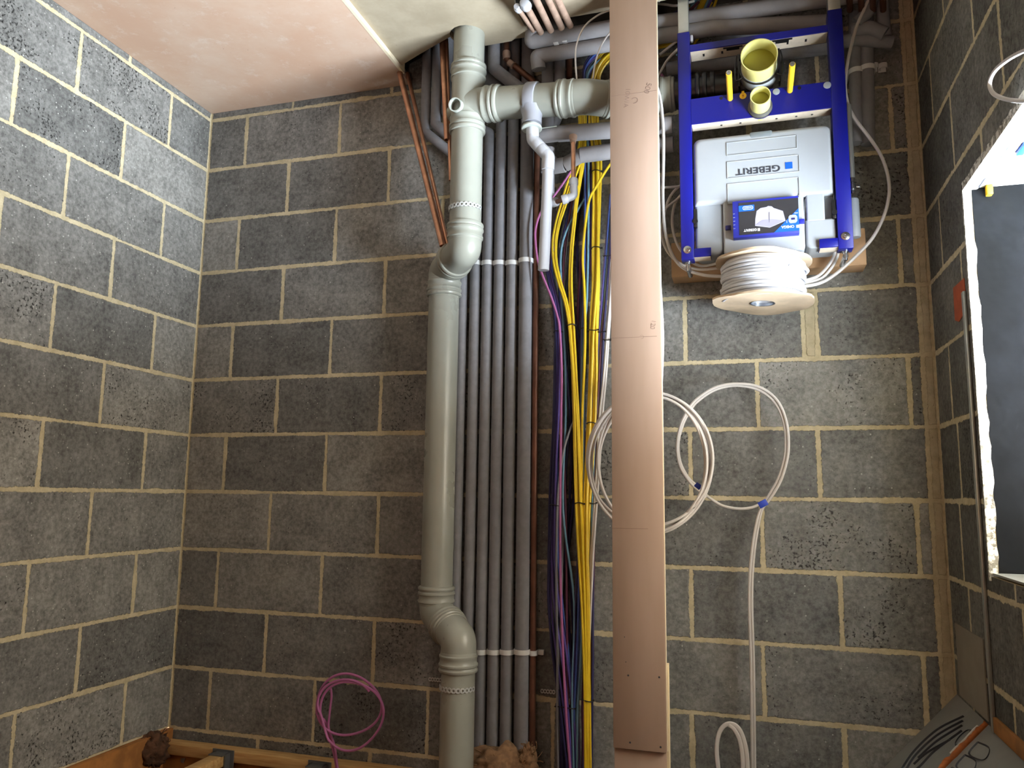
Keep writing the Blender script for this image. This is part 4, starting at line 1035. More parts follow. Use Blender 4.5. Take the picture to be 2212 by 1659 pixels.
# thin white wires near the branch
cable([P(x, y, Y) for x, y, Y in [(1246, 172, -.27), (1243, 130, -.27), (1246, 95, -.27), (1262, 58, -.27), (1290, 34, -.27), (1318, 22, -.27), (1345, 16, -.26)]], .003, M_wcable, 'thin white wire arching up from the soil branch to the board', None, 'wire')
cable([P(x, y, Y) for x, y, Y in [(1281, 170, -.255), (1286, 135, -.25), (1298, 100, -.24), (1318, 70, -.24), (1345, 45, -.24)]], .003, M_wcable, 'second thin white wire, shorter, arching past the yellow cables', None, 'wire')
cable([P(x, y, -.24) for x, y in [(1297, -12), (1302, 2), (1309, 11), (1320, 18), (1345, 22)]], .005, M_wcable, 'white cable end at the floor beside the upright board', None)
cable([PX(2262, 100, -W - .005)] + [PX(x, y, -W + .05) for x, y in [(2240, 104), (2212, 110), (2178, 128), (2150, 152), (2138, 178), (2144, 200), (2168, 213), (2205, 218), (2240, 214)]] + [PX(2262, 208, -W - .005)], .0044, M_wcable, 'white cable loop poking out in front of the shaded block wall', None, 'cable_loop')

# ================================================================== toilet frame
YFm = -.24
def FP(px, py, off=0.0):
    q = P(px, py, YFm - off); return q
UL0, UL1 = FP(1464, 150).x, FP(1491, 150).x
UR0, UR1 = FP(1800, 300).x, FP(1833, 300).x
ztop = FP(1481, 561).z; zleg = FP(1477, 69).z
fr = thing('toilet_frame', 'bright blue steel concealed toilet frame with white cistern, by the right-hand corner', 'toilet frame', ((UL0 + UR1) / 2, YFm + .05, -.13))
for nm, xa, xb, side in (('upright', UL0, UL1, 1), ('upright', UR0, UR1, -1)):
    g = G(); g.box((xb, YFm, zleg), (xa, YFm + .05, ztop), .003); u = obj(nm, g, M_frame, fr)
    g = G(); g.box((xb + .003, YFm + .004, -.13), (xa - .003, YFm + .046, zleg - .0005), .002); obj('foot_leg', g, M_galv, fr)
    xi = xb if side == 1 else xa
    g = G(); g.box((xi, YFm - .0, ztop - .034), (xi - side * .052, YFm + .003, ztop - .008), .001); g.box((xi, YFm + .003, ztop - .010), (xi - side * .052, YFm + .05, ztop - .007)); obj('corner_bracket', g, M_frame, u)
    g = G(); g.box((xi - side * .0, YFm + .006, ztop - .0068), (xi - side * .05, YFm + .048, ztop - .0055)); obj('bracket_dust', g, M_dust, u)
    q = FP(1482, 540) if side == 1 else FP(1829, 510)
    q = Vector(((xa + xb) / 2, YFm, q.z))
    g = G(); g.lathe((q.x, YFm, q.z), (q.x, YFm - .1, q.z), [(0, .0125), (.002, .0125), (.0025, .009), (.003, .0075), (.008, .0075), (.0085, .0035), (.006, .0032), (.006, 0)], 6 if False else 24); obj('corner_bolt', g, M_steel, u)
    g = G(); g.lathe(((xa + xb) / 2, YFm + .025, ztop), ((xa + xb) / 2, YFm + .025, ztop + .1), [(0, .010), (.006, .010), (.006, .006), (.03, .006), (.03, 0)], 18)
    g.lathe(((xa + xb) / 2, YFm + .02, ztop + .018), ((xa + xb) / 2, YFm + .12, ztop + .018), [(0, .008), (.10, .008)], 14); obj('wall_fixing', g, M_steel, u)
    g = G(); zc_ = FP(1502, 470).z if side == 1 else FP(1804, 450).z
    g.box((xi - side * .0, YFm + .004, zc_ - .03), (xi - side * .012, YFm + .03, zc_ + .03), .003); g.lathe((xi - side * .006, YFm + .004, zc_ + .012), (xi - side * .006, YFm - .02, zc_ + .012), [(0, .008), (.006, .008), (.006, 0)], 12); obj('side_clamp', g, M_black, u)
g = G(); q = FP(1495, 80); g.box((UL1 - .010, YFm + .012, zleg + .006), (UL1 - .001, YFm + .03, zleg + .028), .003); obj('leg_clamp', g, M_white, fr)
g = G(); q = FP(1637, 75, -.03); g.box((q.x - .006, YFm + .052, q.z - .012), (q.x + .006, YFm + .07, q.z + .012), .003); obj('pipe_clip_end', g, M_white, fr)
# lower rail
zr1 = FP(1495, 109).z; zr0 = zr1 - .021
g = G(); g.box((UR0, YFm + .002, zr0), (UL1, YFm + .005, zr1), 0); g.box((UR0, YFm + .005, zr1 - .003), (UL1, YFm + .07, zr1), 0); g.box((UR0, YFm + .067, zr0), (UL1, YFm + .07, zr1), 0); rail = obj('lower_rail', g, M_frame, fr)
g = G(); g.box((UR0 + .001, YFm + .008, zr1), (UL1 - .001, YFm + .066, zr1 + .0012)); obj('rail_dust', g, M_dust, rail)
for t_ in (.10, .24, .72, .85): x = UL1 + (UR0 - UL1) * t_; obj('rail_slot', G().box((x - .003, YFm + .028, zr1 + .0012), (x + .003, YFm + .042, zr1 + .0020)), M_black, rail)
for s in (-1, 1): x = (UL1 + UR0) / 2 + s * .075; obj('rail_clip', G().box((x - .03, YFm + .008, zr1 + .0013), (x + .03, YFm + .014, zr1 + .004)).box((x - .02, YFm + .013, zr1 + .0013), (x + .02, YFm + .028, zr1 + .003)), M_black, rail)
# mounting plate with dusty upper flange
zp0, zp1 = FP(1494, 214).z, FP(1494, 268).z
xd = FP(1641, 200).x
g = G(); hole_r = .037; zh = FP(1642, 232).z
# plate built as quads round a circular cut
n = 32; vs = []; fs = []
outer = []
x0, x1 = UL1, UR0
for i in range(n):
    a = 2 * math.pi * i / n
    dx, dz = math.cos(a), math.sin(a)
    tx = ((x0 if dx > 0 else x1) - xd) / dx if abs(dx) > 1e-6 else 1e9; tz = ((zp1 if dz > 0 else zp0) - zh) / dz if abs(dz) > 1e-6 else 1e9
    t_ = min(tx, tz); outer.append((xd + dx * t_, zh + dz * t_))
# snap the nearest rays to the plate's four corners
for cxx, czz in ((x0, zp0), (x0, zp1), (x1, zp0), (x1, zp1)):
    j = min(range(n), key=lambda k: abs(math.atan2(math.sin(math.atan2(czz - zh, cxx - xd) - 2 * math.pi * k / n), math.cos(math.atan2(czz - zh, cxx - xd) - 2 * math.pi * k / n)))); outer[j] = (cxx, czz)
for i in range(n):
    a = 2 * math.pi * i / n
    for yy in (YFm + .0005, YFm + .0035):
        vs += [(outer[i][0], yy, outer[i][1]), (xd + math.cos(a) * hole_r, yy, zh + math.sin(a) * hole_r)]
for i in range(n):
    o0, o1 = i * 4, ((i + 1) % n) * 4
    fs += [[o0, o1, o1 + 1, o0 + 1], [o0 + 2, o0 + 3, o1 + 3, o1 + 2], [o0 + 1, o1 + 1, o1 + 3, o0 + 3], [o0, o0 + 2, o1 + 2, o1]]
g.add(vs, fs); g.box((UR0, YFm + .0035, zp1 - .003), (UL1, YFm + .052, zp1)); plate = obj('mounting_plate', g, M_frame, fr, smooth=20)
g = G(); g.box((UR0 + .001, YFm + .006, zp1), (UL1 - .001, YFm + .051, zp1 + .0012)); obj('plate_dust', g, M_dust, plate)
g = G()
for t_ in (.22, .36, .62, .76, .87): x = UL1 + (UR0 - UL1) * t_; g.lathe((x, YFm + .03, zp1 + .001), (x, YFm + .03, zp1 + .1), [(0, .0035), (.0012, .0035), (.0012, 0)], 10)
for px, py in [(1558, 212), (1727, 190)]:
    q = FP(px, py); g.lathe((q.x, YFm + .001, q.z), (q.x, YFm - .1, q.z), [(0, .0055), (.0012, .0055), (.0012, 0)], 14)
obj('fixing_hole', g, M_black, plate)
g = G()
for px, py, rr_ in [(1677, 198, .0105), (1787, 184, .0112)]:
    q = FP(px, py); g.lathe((q.x, YFm + .0005, q.z), (q.x, YFm - .1, q.z), [(0, rr_), (.0012, rr_), (.002, rr_ - .002), (.002, 0)], 20)
obj('plug_cap', g, M_cist2, plate)
q = FP(1605, 207)
g = G(); g.lathe((q.x, YFm + .0005, q.z), (q.x, YFm - .1, q.z), [(0, .0105), (.001, .0105), (.0012, 0)], 24); g.box((q.x - .004, YFm - .0005, q.z - .016), (q.x + .004, YFm + .0004, q.z - .008)); st = obj('earth_sticker', g, M_rody, plate)
g = G(); g.prism([(q.x + .002, YFm - .0012, q.z + .008), (q.x - .003, YFm - .0012, q.z - .001), (q.x + .0, YFm - .0012, q.z - .001), (q.x - .002, YFm - .0012, q.z - .008), (q.x + .003, YFm - .0012, q.z + .001), (q.x, YFm - .0012, q.z + .001)], (0, -.0004, 0)); obj('lightning_symbol', g, M_orangep, st, smooth=0)
# studs
for (bx, by), (tx, ty) in (((1577, 213), (1571, 158)), ((1706, 196), (1711, 139))):
    a = FP(bx, by); b = PZ(tx, ty, a.z); b = Vector((a.x, b.y, a.z))
    g = G(); g.lathe(a, b, [(0, .0088), ((b - a).length, .0088)], 18); s_ = obj('stud_sleeve', g, M_rody, fr)
    g = G(); g.lathe(b, b + (b - a).normalized() * .01, [(-.001, .0072), (.003, .0072), (.003, .003), (.001, .003), (.001, 0)], 16); obj('stud_end', g, M_steel, s_)
# flush outlet
my = PZ(1643, 206, zh).y
g = G(); L = YFm - my; g.lathe((xd, YFm + .03, zh), (xd, my, zh), [(0, .0), (0, .030), (L + .03, .030), (L + .03, .0275), (L - .01, .0275), (L - .01, 0)], 36); fo = obj('flush_pipe_cap', g, M_capy, fr)
g = G(); g.lathe((xd, YFm + .004, zh), (xd, YFm - .02, zh), [(0, .031), (.0, .0365), (.012, .0365), (.016, .033), (.022, .0315)], 36); obj('gap_shade_ring', g, M_ring, fo)  # dark ring stands in for the shade in the cut-out round the pipe
g = G(); g.lathe((xd, my + .033, zh), (xd, my, zh), [(0, .0), (0, .0272), (.001, .0272), (.0012, 0)], 32); obj('cap_floor', g, M_capo, fo)
# drain outlet
zd = P(1642, 150, -.235).z
dyb = -.235; dm = PZ(1640, 119, zd).y
g = G(); L = dyb - dm; g.lathe((xd, dyb + .01, zd), (xd, dm, zd), [(0, 0), (0, .050), (.01, .052), (L, .0535), (L + .01, .0545), (L + .01, .0515), (L - .045, .049), (L - .045, 0)], 44); do_ = obj('drain_cap', g, M_capy, fr)
g = G(); g.lathe((xd, dm + .052, zd), (xd, dm, zd), [(0, 0), (0, .0485), (.002, .0485), (.004, .042), (.0045, 0)], 40); obj('cap_floor', g, M_capo, do_)
g = G(); g.lathe((xd, dyb + .03, zd), (xd, dyb - .05, zd), [(0, .050), (0, .058), (.02, .058), (.025, .056), (.046, .056), (.05, .053)], 40); obj('white_collar', g, M_recess, do_)
g = G(); pts = fillet([(xd, dyb + .02, zd), (xd, -.135, zd), (xd + .05, -.135, zd), (-1.93, -.150, zd - .0)], .06, 10); g.tube(pts, .049, 32); db = obj('drain_bend', g, M_black, fr)
for xx in (UL1 + .0 - .012, UL1 - .035, UL1 - .06):
    g = G(); g.lathe((xx, -.1495, zd), (xx - .02, -.1495, zd), [(0, .049), (0, .056), (.006, .058), (.012, .056), (.014, .049)], 32); obj('drain_rib', g, M_black, db)
g = G(); g.tube([(xd + .058 * math.cos(a), dyb - .018, zd + .058 * math.sin(a)) for a in [i * 2 * math.pi / 40 for i in range(40)]], .0028, 8, closed=True)
for s in (-1, 1):
    g.tube(spline([(xd + s * .052, dyb - .018, zd + .03), (xd + s * .07, dyb - .02, zd + .036), (xd + s * .072, dyb - .02, zd + .0), (xd + s * .066, dyb - .0, zd - .055)], 6), .0026, 6)
obj('wire_clamp', g, M_black, db)
g = G()
for s in (-1, 1): g.box((xd + s * .058, dyb - .005, zd - .06), (xd + s * .064, dyb + .03, zd + .05), .001)
g.box((xd - .064, dyb + .02, zd - .07), (xd + .064, dyb + .03, zd - .055)); obj('clamp_cradle', g, M_black, db)
# grey socket where the branch meets the black drain
obj('socket_collar', socket((-1.905, -.152, zd), (-2.0, -.152, zd), SR - .003), M_soil, fr)
g = G(); g.lathe((-1.86, -.16, zd + (Bout.z - zd) * .5), (-1.96, -.15, zd), [(0, SR), (.10, SR)], 36); obj('drain_spigot', g, M_soil, fr)

# cistern
zc0, zc1 = FP(1510, 297).z, ztop - .012
ca, cb = UL1 - .004, UR0 + .003
def rounded(x0, x1, z0, z1, r_bot, r_top, n=6):
    pts = []
    for cx_, cz_, a0, r in ((x0 + r_bot, z0 + r_bot, 180, r_bot), (x1 - r_bot, z0 + r_bot, 270, r_bot), (x1 - r_top, z1 - r_top, 0, r_top), (x0 + r_top, z1 - r_top, 90, r_top)):
        for i in range(n + 1):
            a = math.radians(a0 + 90 * i / n); pts.append((cx_ + r * math.cos(a), cz_ + r * math.sin(a)))
    return pts
zsh = FP(1520, 428).z           # shoulder where the milky upper part starts
cis = G()
o1 = rounded(cb, ca, zc0, zsh + .02, .022, .004)
def shell(g, prof, y0, y1, rnd):
    """outline swept in depth with a rounded front edge"""
    cxm = sum(p[0] for p in prof) / len(prof); czm = sum(p[1] for p in prof) / len(prof)
    layers = [(y1, 0)] + [(y0 + rnd * (1 - math.sin(a)), rnd * (1 - math.cos(a))) for a in [i * math.pi / 2 / 5 for i in range(6)]]
    w_ = max(p[0] for p in prof) - min(p[0] for p in prof); h_ = max(p[1] for p in prof) - min(p[1] for p in prof)
    vs = []; n = len(prof)
    for y, ins in layers:
        for x, z in prof: vs.append((cxm + (x - cxm) * (1 - 2 * ins / w_), y, czm + (z - czm) * (1 - 2 * ins / h_)))
    fs = []
    for k in range(len(layers) - 1):
        for i in range(n): fs.append([k * n + i, k * n + (i + 1) % n, (k + 1) * n + (i + 1) % n, (k + 1) * n + i])
    fs += [list(range(n)), [(len(layers) - 1) * n + i for i in range(n)]]
    g.add(vs, fs)
YC = YFm + .006
shell(cis, o1, YC, YC + .115, .014)
cis_o = obj('cistern', cis, M_cist, fr, smooth=35)
# upper part: milky tank with stepped lid
up_ = G(); xs1, xs2 = FP(1582, 470).x, FP(1735, 470).x
shell(up_, rounded(FP(1562, 480).x, ca, zsh + .012, zc1 - .004, .004, .02), YC + .012, YC + .112, .010)
obj('tank_shoulder', up_, M_cist2, cis_o, smooth=35)
up_ = G(); shell(up_, rounded(FP(1738, 470).x, FP(1562, 480).x, zsh + .01, zc1 + .004, .003, .012), YC + .004, YC + .114, .006); obj('tank_centre', up_, M_cist, cis_o, smooth=35)
up_ = G(); zst = FP(1790, 468).z
shell(up_, rounded(cb - .002, FP(1740, 470).x, zst, zc1, .003, .016), YC + .006, YC + .113, .008)
shell(up_, rounded(FP(1782, 440).x, FP(1742, 440).x, zsh + .006, zst + .006, .003, .003), YC + .005, YC + .10, .005); obj('tank_shoulder', up_, M_cist, cis_o, smooth=35)
up_ = G(); g_ = rounded(cb, FP(1783, 440).x, zsh + .008, zst - .0, .003, .003); shell(up_, g_, YC + .03, YC + .11, .004); obj('tank_recess', up_, M_cist2, cis_o, smooth=35)
g = G(); g.tube([(FP(1735, 500).x, YC + .018, FP(1735, 520).z), (FP(1741, 430).x, YC + .016, FP(1741, 425).z)], .003, 6); g.tube([(FP(1562, 500).x, YC + .018, FP(1562, 520).z), (FP(1562, 445).x, YC + .018, FP(1562, 448).z)], .002, 6); obj('tank_seam', g, M_recess, cis_o)
# raised frames round the front panels
for (ax, ay, bx, by) in ((1569, 304, 1722, 334), (1570, 346, 1727, 384), (1571, 394, 1727, 440)):
    a, b = P(ax, (ay + by) / 2 - (by - ay) / 2 + 2, YC), P(bx, by - 11, YC)
    zA = P(1645, (ay + by) / 2 - 18 * 0 - (by - ay) / 2 - 4, YC).z; zB = P(1645, (ay + by) / 2 + (by - ay) / 2 - 5, YC).z
    xA, xB = P(ax, (ay + by) / 2, YC).x, P(bx, (ay + by) / 2 - 8, YC).x
    g = G(); w_ = .0022
    for (p0, p1) in (((xB, zA), (xA, zA + w_)), ((xB, zB - w_), (xA, zB)), ((xB, zA), (xB + w_, zB)), ((xA - w_, zA), (xA, zB))):
        g.box((p0[0], YC - .0022, p0[1]), (p1[0], YC + .002, p1[1]), .0008)
    obj('panel_frame', g, M_cist, cis_o)
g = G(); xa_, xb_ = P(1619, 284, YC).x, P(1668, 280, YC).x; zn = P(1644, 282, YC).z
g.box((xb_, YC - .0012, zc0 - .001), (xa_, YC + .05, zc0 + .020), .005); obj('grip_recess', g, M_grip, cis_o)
q0, q1 = P(1686, 360, YC - .001), P(1590, 368, YC - .001)
hgt = .0205
text('maker_lettering', 'GEBERIT', .0285, (q0.x, YC - .001, P(1640, 372, YC).z - .0165), M_ink, cis_o, bold=.0004, width=abs(q1.x - q0.x))
q = P(1704, 357.5, YC); g = G(); g.box((q.x - .0105, YC - .0012, q.z - .0105), (q.x + .0105, YC, q.z + .0105)); obj('logo_square', g, M_logo, cis_o)

# protective carton over the flush-plate opening
YBx = YC - .022
c00, c10 = P(1582, 436, YBx), P(1723, 422, YBx); c01, c11 = P(1584, 515, YBx), P(1728, 502, YBx)
bx0, bx1 = (c10.x + c11.x) / 2, (c00.x + c01.x) / 2; bz0, bz1 = (c00.z + c10.z) / 2, (c01.z + c11.z) / 2
g = G(); g.box((bx0, YBx, bz0), (bx1, YC + .006, bz1), .0012); car = obj('protective_carton', g, M_boxb, fr)
def cp(u, v, e=.0): return Vector((bx1 + (bx0 - bx1) * u, YBx - e, bz1 + (bz0 - bz1) * v))   # u: from photo-left, v: from photo-bottom
def patch(name, poly, mat, e, par=car, th=.0005):
    g = G(); g.prism([cp(u, v, e) for u, v in poly], (0, -th, 0)); return obj(name, g, mat, par, smooth=0)
patch('printed_panel', [(.095, .06), (1, .06), (1, .94), (.095, .94)], M_boxk, .0002)
patch('blue_triangle', [(.625, .06), (1, .06), (1, .66)], M_logo, .0008)
patch('blue_label', [(.095, .70), (.335, .70), (.335, .86), (.095, .86)], M_logo, .0008)
patch('cover_picture', [(.34, .28), (.56, .20), (.80, .35), (.765, .62), (.63, .72), (.60, .77), (.545, .79), (.52, .765), (.43, .75), (.37, .68), (.345, .46)], M_boxg, .0008)
patch('cover_picture_shade', [(.345, .30), (.56, .21), (.79, .36), (.60, .42), (.45, .42)], M_boxg2, .0014)
g = G(); g.tube([cp(.555, .34, .0016), cp(.56, .62, .0016)], .0006, 5); obj('cover_crease', g, M_boxk, car)
patch('switch_picture', [(.845, .32), (.865, .27), (.945, .27), (.975, .32), (.975, .44), (.95, .49), (.865, .49), (.845, .44)], M_cist2, .0014)
patch('switch_detail', [(.885, .36), (.94, .36), (.94, .41), (.885, .41)], M_navyp, .0020)
patch('print_square', [(.955, .135), (.998, .135), (.998, .21), (.955, .21)], M_print, .0014)
def ctext(s, u0, u1, v, size, bold=.0001):
    a, b = cp(u0, v, .0016), cp(u1, v, .0016)
    text('carton_lettering', s, size, (a.x, YBx - .0016, a.z), M_print, car, bold=bold, width=abs(a.x - b.x))
ctext('OMEGA', .925, .735, .215, .0115)
ctext('GEBERIT', .365, .165, .205, .0105, .0001)
ctext('1', .983, .972, .20, .008)
patch('print_square', [(.375, .135), (.41, .135), (.41, .205), (.375, .205)], M_print, .0014)
ctext('!', .825, .818, .36, .012)
ctext('6 mm', .985, .935, .545, .005)
g = G(); pl_ = [cp(.155 + .012, .785 - .05, .0016)]
cap_ = []
for a in range(0, 360, 15):
    ca_, sa_ = math.cos(math.radians(a)), math.sin(math.radians(a))
    cap_.append(cp(.236 + (.055 if ca_ > 0 else -.055) + .022 * ca_, .785 + .042 * sa_, .0016))
g.tube(cap_, .0008, 5, closed=True); obj('capsule_logo', g, M_print, car)
g = G(); g.tube([cp(.18 + .115 * i / 12, .785 + (.012 if i % 2 else -.012), .0016) for i in range(13)], .0009, 5); obj('capsule_logo', g, M_print, car)
g = G()
for k in range(5): g.tube([cp(.006, .25 + .1 * k, .0008), cp(.035, .255 + .1 * k, .0008)], .0007, 5)
obj('serrated_edge', g, M_cist2, car)
for (px, py, w_, mt) in ((1573, 492, .016, M_navyp), (1732, 478, .015, M_boxb)):
    q = P(px, py, YC); g = G(); g.box((q.x - w_ * .5, YC - .003, q.z - .007), (q.x + w_ * .5, YC + .02, q.z + .007), .001); obj('carton_tab', g, mt, car)
# flush valve fittings at the side of the cistern
side = G(); xs_ = UR1 - .014
def sv(py): return P(1850, py, -.16).z
side.lathe((xs_, -.16, sv(225)), (xs_, -.16, sv(385)), [(0, .0095), (sv(385) - sv(225), .0095)], 16)
sp_ = obj('supply_pipe', side, M_galv, fr)
side = G(); side.lathe((xs_ + .0, -.16, sv(385)), (xs_, -.16, sv(425)), [(0, .006), (.0, .011), (.012, .011), (.014, .007), (.02, .007), (.022, .012), (.036, .012), (.04, .008), (.05, .008)], 18); side.box((xs_ - .022, -.165, sv(402) - .005), (xs_ - .004, -.155, sv(402) + .006), .002); obj('valve', side, M_steel, sp_)
side = G(); side.lathe((xs_, -.16, sv(430)), (xs_, -.16, sv(513)), [(0, .015), (.004, .017), (sv(513) - sv(430) - .004, .018), (sv(513) - sv(430), .016)], 22); obj('connector_sleeve', side, M_cist2, sp_)

# timber ledger on the wall behind the cistern
la, lb = P(1450, 560, -.085), P(1869, 500, -.085)
lz1, lz0 = P(1650, 572, -.085).z, P(1868, 492, -.085).z
g = G(); g.box((lb.x, -.085, lz0), (la.x, -.001, P(1868, 572, -.085).z), .003)
tag(obj('timber_ledger', g, M_tan, loc=((la.x + lb.x) / 2, -.04, lz0)), 'tan timber ledger fixed to the wall behind the top of the white cistern', 'timber')

# ================================================================== cable reel
rb = Vector((P(1648, 545, -.205).x, -.205, ztop + .012)); rtop = P(1647, 655, -.205); 
ax = (Vector((rtop.x, -.205, rtop.z)) - rb).normalized(); H = (Vector((rtop.x, -.205, rtop.z)) - rb).length
reel = thing('cable_reel', 'reel of white cable standing on top of the white cistern', 'cable reel', tuple(rb))
def flange(t0, t1, R0, seed):
    rr = random.Random(seed); g = G(); n = 56
    u = (Vector((1, 0, 0)) - ax * ax.x).normalized(); w_ = ax.cross(u)
    rad_ = [R0 + rr.uniform(-.0022, .0016) for _ in range(n)]
    vs = []; fs = []
    for t_, kind in ((t0, 0), (t1, 1)):
        for j in range(n):
            a = 2 * math.pi * j / n; d = u * math.cos(a) + w_ * math.sin(a)
            sag = .003 * math.sin(2 * a + seed) + .002 * math.sin(5 * a)
            vs += [rb + ax * (t_ + sag) + d * rad_[j], rb + ax * t_ + d * .036]
    for j in range(n):
        k = (j + 1) % n; b = 2 * n
        fs += [[j * 2, k * 2, k * 2 + 1, j * 2 + 1], [b + j * 2, b + j * 2 + 1, b + k * 2 + 1, b + k * 2], [j * 2, b + j * 2, b + k * 2, k * 2], [j * 2 + 1, k * 2 + 1, b + k * 2 + 1, b + j * 2 + 1]]
    return g.add(vs, fs)
obj('lower_flange', flange(0, .007, .142, 1), M_card, reel)
obj('upper_flange', flange(H - .006, H, .150, 4), M_card, reel)
g = G(); g.lathe(rb, rb + ax, [(0, .035), (H + .001, .035), (H + .0015, .0375), (H + .0005, .0375), (H + .0005, .0335), (.01, .0335), (0, .0335)], 36, closed=True); obj('steel_core', g, M_steel, reel)
g = G(); rows = 12; pitch = (H - .016) / rows
turn = []
Rw = .119
for k in range(rows):
    rk = Rw + .004 * math.sin(k * 1.7) + (.003 if k in (2, 3) else 0)
    for j in range(36):
        a = 2 * math.pi * j / 36
        u = (Vector((1, 0, 0)) - ax * ax.x).normalized(); w_ = ax.cross(u)
        turn.append(rb + ax * (.0125 + pitch * (k + j / 36) + .0015 * math.sin(a * 2 + k)) + (u * math.cos(a) + w_ * math.sin(a)) * (rk + .001 * math.sin(3 * a)))
g.tube(turn, pitch * .56, 10); g.lathe(rb + ax * .008, rb + ax, [(0, Rw - .004), (H - .017, Rw - .004)], 40); obj('wound_cable', g, M_white, reel)
g = G(); q = rb + ax * (.045) + Vector((-.119, -.03, 0)); g.tube(spline([q + Vector((.05, -.07, 0)), q + Vector((.01, -.035, 0)), q + Vector((-.008, .0, .002)), q + Vector((.0, .03, .006))], 6), pitch * .58, 10); obj('loose_turn', g, M_white, reel)
# loose white cables by the frame
def wc(pp, lab, r=.0052): cable([P(*q) for q in pp], r, M_wcable, lab, None)
wc([(1880, -12, -.15), (1868, 18, -.15), (1850, 58, -.15), (1836, 110, -.16), (1829, 150, -.165), (1826, 190, -.16), (1832, 225, -.15), (1848, 258, -.14), (1880, 300, -.13), (1905, 340, -.13), (1919, 385, -.13), (1920, 425, -.13), (1908, 470, -.13), (1884, 515, -.13), (1850, 552, -.13), (1805, 592, -.13), (1770, 612, -.14), (1728, 620, -.16)], 'long white cable bowing out to the right of the blue frame')
wc([(1812, 535, -.12), (1808, 556, -.12), (1795, 580, -.125), (1772, 602, -.13), (1728, 614, -.15)], 'white cable rising behind the right bracket into the reel, outer one', .0046)
wc([(1805, 535, -.125), (1800, 556, -.125), (1786, 578, -.13), (1764, 598, -.14), (1728, 608, -.155)], 'white cable rising behind the right bracket into the reel, inner one', .0046)
wc([(1420, 190, -.22), (1428, 225, -.22), (1433, 290, -.22), (1433, 360, -.21), (1432, 430, -.20), (1437, 500, -.19), (1452, 550, -.18), (1478, 580, -.17), (1520, 594, -.17), (1560, 597, -.18)], 'white cable running down between the upright board and the blue frame')
wc([(1429, 405, -.20), (1455, 404, -.17), (1476, 402, -.14)], 'short white cable crossing level behind the left blue upright', .0042)
wc([(1476, 395, -.15), (1452, 418, -.16), (1438, 450, -.17), (1430, 500, -.17), (1440, 540, -.17), (1470, 570, -.165), (1510, 582, -.165), (1560, 578, -.17)], 'white cable looping left of the frame into the reel, middle one', .0045)
wc([(1476, 415, -.15), (1458, 440, -.15), (1452, 478, -.15), (1458, 515, -.15), (1474, 545, -.15), (1510, 574, -.155), (1560, 566, -.165)], 'white cable looping left of the frame into the reel, inner one', .0045)
wc([(1432, 455, -.19), (1450, 440, -.17), (1476, 420, -.15)], 'white cable end slanting behind the left blue upright', .0042)
wc([(1421, 560, -.19), (1427, 640, -.19), (1431, 720, -.18), (1430, 790, -.18), (1426, 860, -.18)], 'white cable showing along the window-side edge of the upright board')

# ================================================================== pipes in the right-hand corner
pipe('insulated_pipe', [P(1846, 30, -.06), P(1850, 310, -.06)], .0195, M_foam, 'left one of two dark insulated pipes right of the blue frame', 'insulated pipe', 'insulated pipes right of the frame')
pipe('insulated_pipe', [P(1872, 30, -.06), P(1875, 312, -.06)], .0215, M_foam, 'right one of two dark insulated pipes right of the blue frame', 'insulated pipe', 'insulated pipes right of the frame')
xq0, xq1 = P(1850, 300, -.06).x, P(1875, 300, -.06).x
clip(P(1849, 147, -.06).x, -.06, .0195, P(1848, 149, -.08).z, 'white clip on the left dark insulated pipe right of the frame')
clip(P(1873, 142, -.06).x, -.06, .0215, P(1873, 143, -.08).z, 'white clip on the right dark insulated pipe right of the frame')
for i, px in enumerate((1888, 1907)):
    q = P(px, 143, -.02); g = G()
    n = 10; vs = []; fs = []
    for k in range(n + 1):
        a = math.radians(200 + 230 * k / n)
        for rr_, dz in ((.012, -.008), (.0145, -.008), (.0145, .008), (.012, .008)): vs.append((q.x + rr_ * math.cos(a), -.017 + rr_ * math.sin(a), q.z + dz))
    for k in range(n):
        for j in range(4): fs.append([k * 4 + j, k * 4 + (j + 1) % 4, k * 4 + 4 + (j + 1) % 4, k * 4 + 4 + j])
    g.add(vs, fs); g.box((q.x - .012, -.004, q.z - .008), (q.x + .012, -.001, q.z + .012), .001)
    tag(obj('pipe_clip', g, M_clip, loc=(q.x, 0, q.z)), ['empty white pipe clip beside the insulated pair', 'empty white pipe clip nearest the corner mortar'][i], 'pipe clip', 'empty white pipe clips')
pipe('insulated_pipe', [P(1700, 108, -.06), P(1790, 98, -.07), P(1850, 84, -.085), P(1895, 88, -.09), P(1926, 92, -.08)], .0215, M_foam, 'dark insulated pipe crossing low behind the blue frame into the corner', 'insulated pipe', None, .05)
pipe('insulated_pipe', [P(1840, 66, -.10), P(1880, 60, -.11), P(1912, 74, -.11)], .0225, M_foam, 'short fat insulated pipe heaped in the corner above the crossing one', 'insulated pipe', None, .05)
pipe('insulated_pipe', [P(1906, -10, -.11), P(1908, 40, -.10), P(1912, 80, -.09)], .0195, M_foam, 'insulated pipe end standing in the corner nearest the window wall', 'insulated pipe', None)
pipe('insulated_pipe', [P(1888, -14, -.13), P(1876, 26, -.125), P(1850, 50, -.12)], .0195, M_foam, 'slanting insulated pipe end in the heap by the corner', 'insulated pipe', None)
for i, px in enumerate((1836, 1861, 1886, 1908)):
    a, b = P(px, 22, -.13), PZ(px - 2, -30, .05)
    pipe('copper_pipe', [a, b], .0095, M_copperdull, ['dull copper pipe end beside the right frame leg', 'dull copper pipe end, second from the right frame leg', 'dull copper pipe end, third from the right frame leg', 'dull copper pipe end nearest the window wall corner'][i], 'copper pipe', 'dull copper pipe ends in the corner')
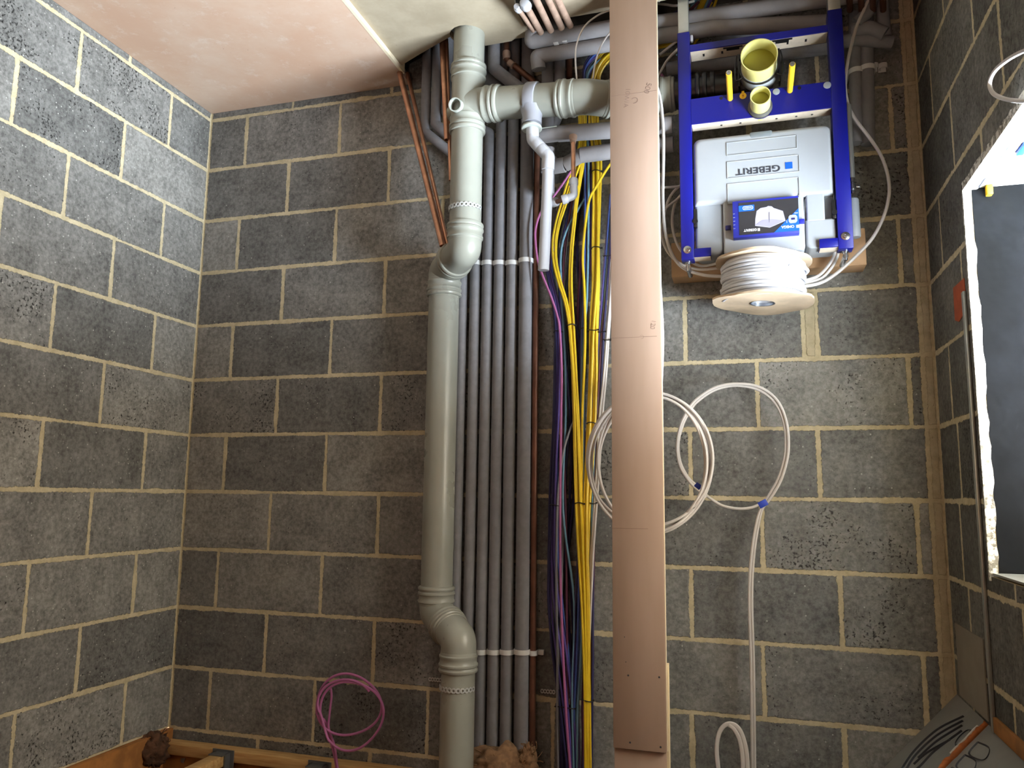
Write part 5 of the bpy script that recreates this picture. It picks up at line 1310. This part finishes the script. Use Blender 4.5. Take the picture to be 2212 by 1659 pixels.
# dark run behind the rail
pipe('insulated_pipe', [P(1440, 150, -.06), P(1500, 140, -.06), P(1640, 128, -.055), P(1705, 112, -.055), P(1790, 102, -.055)], .024, M_foam, 'dark insulated pipe running level behind the lower blue rail', 'insulated pipe', None, .05)
pipe('insulated_pipe', [P(1560, 84, -.05), P(1640, 72, -.05), P(1800, 50, -.05)], .019, M_foam, 'thin dark insulated pipe at the foot of the wall behind the frame', 'insulated pipe', None)

# ================================================================== mineral wool
def wool(name, c, rx, ry, rz, seed, mat, lab):
    rr = random.Random(seed); bm = bmesh.new(); bmesh.ops.create_icosphere(bm, subdivisions=4, radius=1)
    from mathutils import noise
    for v in bm.verts:
        p = v.co.copy(); k = 1 + .28 * noise.noise(p * 2.2 + Vector((seed, 0, 0))) + .20 * noise.noise(p * 5 + Vector((0, seed, 0))) + .10 * noise.noise(p * 12)
        v.co = Vector(c) + Vector((p.x * rx, p.y * ry, p.z * rz)) * k
    g = G(); bm.verts.ensure_lookup_table(); g.add([v.co.copy() for v in bm.verts], [[v.index for v in f.verts] for f in bm.faces]); bm.free()
    for k in range(60):
        a = rr.uniform(0, 6.28); b = rr.uniform(-1.2, 1.2); d = Vector((math.cos(a) * math.cos(b) * rx, math.sin(a) * math.cos(b) * ry, math.sin(b) * rz))
        p0 = Vector(c) + d * .9; p1 = p0 + d * rr.uniform(.12, .35) + Vector((rr.uniform(-.02, .02), rr.uniform(-.02, .02), rr.uniform(-.02, .02)))
        g.tube(spline([p0, p0.lerp(p1, .5) + Vector((rr.uniform(-.01, .01), 0, rr.uniform(-.01, .01))), p1], 3), .0012, 4)
    return tag(obj(name, g, mat, loc=c, smooth=180), lab, 'insulation wool')
c = P(1080, 1655, -.11); wool('wool_tuft', c, .112, .07, .062, 3, M_wool, 'brown mineral wool stuffed round the insulated risers at the ceiling')
c = P(1140, 1645, -.10); wool('wool_tuft', (c.x, c.y, c.z), .026, .04, .05, 9, M_wool, 'small torn flap of mineral wool beside the copper riser at the ceiling')
c = P(325, 1618, -.10); wool('wool_tuft', c, .066, .06, .062, 5, M_wooldark, 'dark brown wool hanging in the ceiling corner by the lit wall')
c = P(395, 1640, -.045); g = G(); g.prism([c + Vector((-.012, 0, -.006)), c + Vector((.012, .004, -.002)), c + Vector((.008, .0, .010)), c + Vector((-.008, -.004, .012))], (0, -.002, 0)); tag(obj('foil_scrap', g, M_galv, loc=c), 'small shiny foil scrap in the ceiling corner beside the dark wool', 'foil scrap')
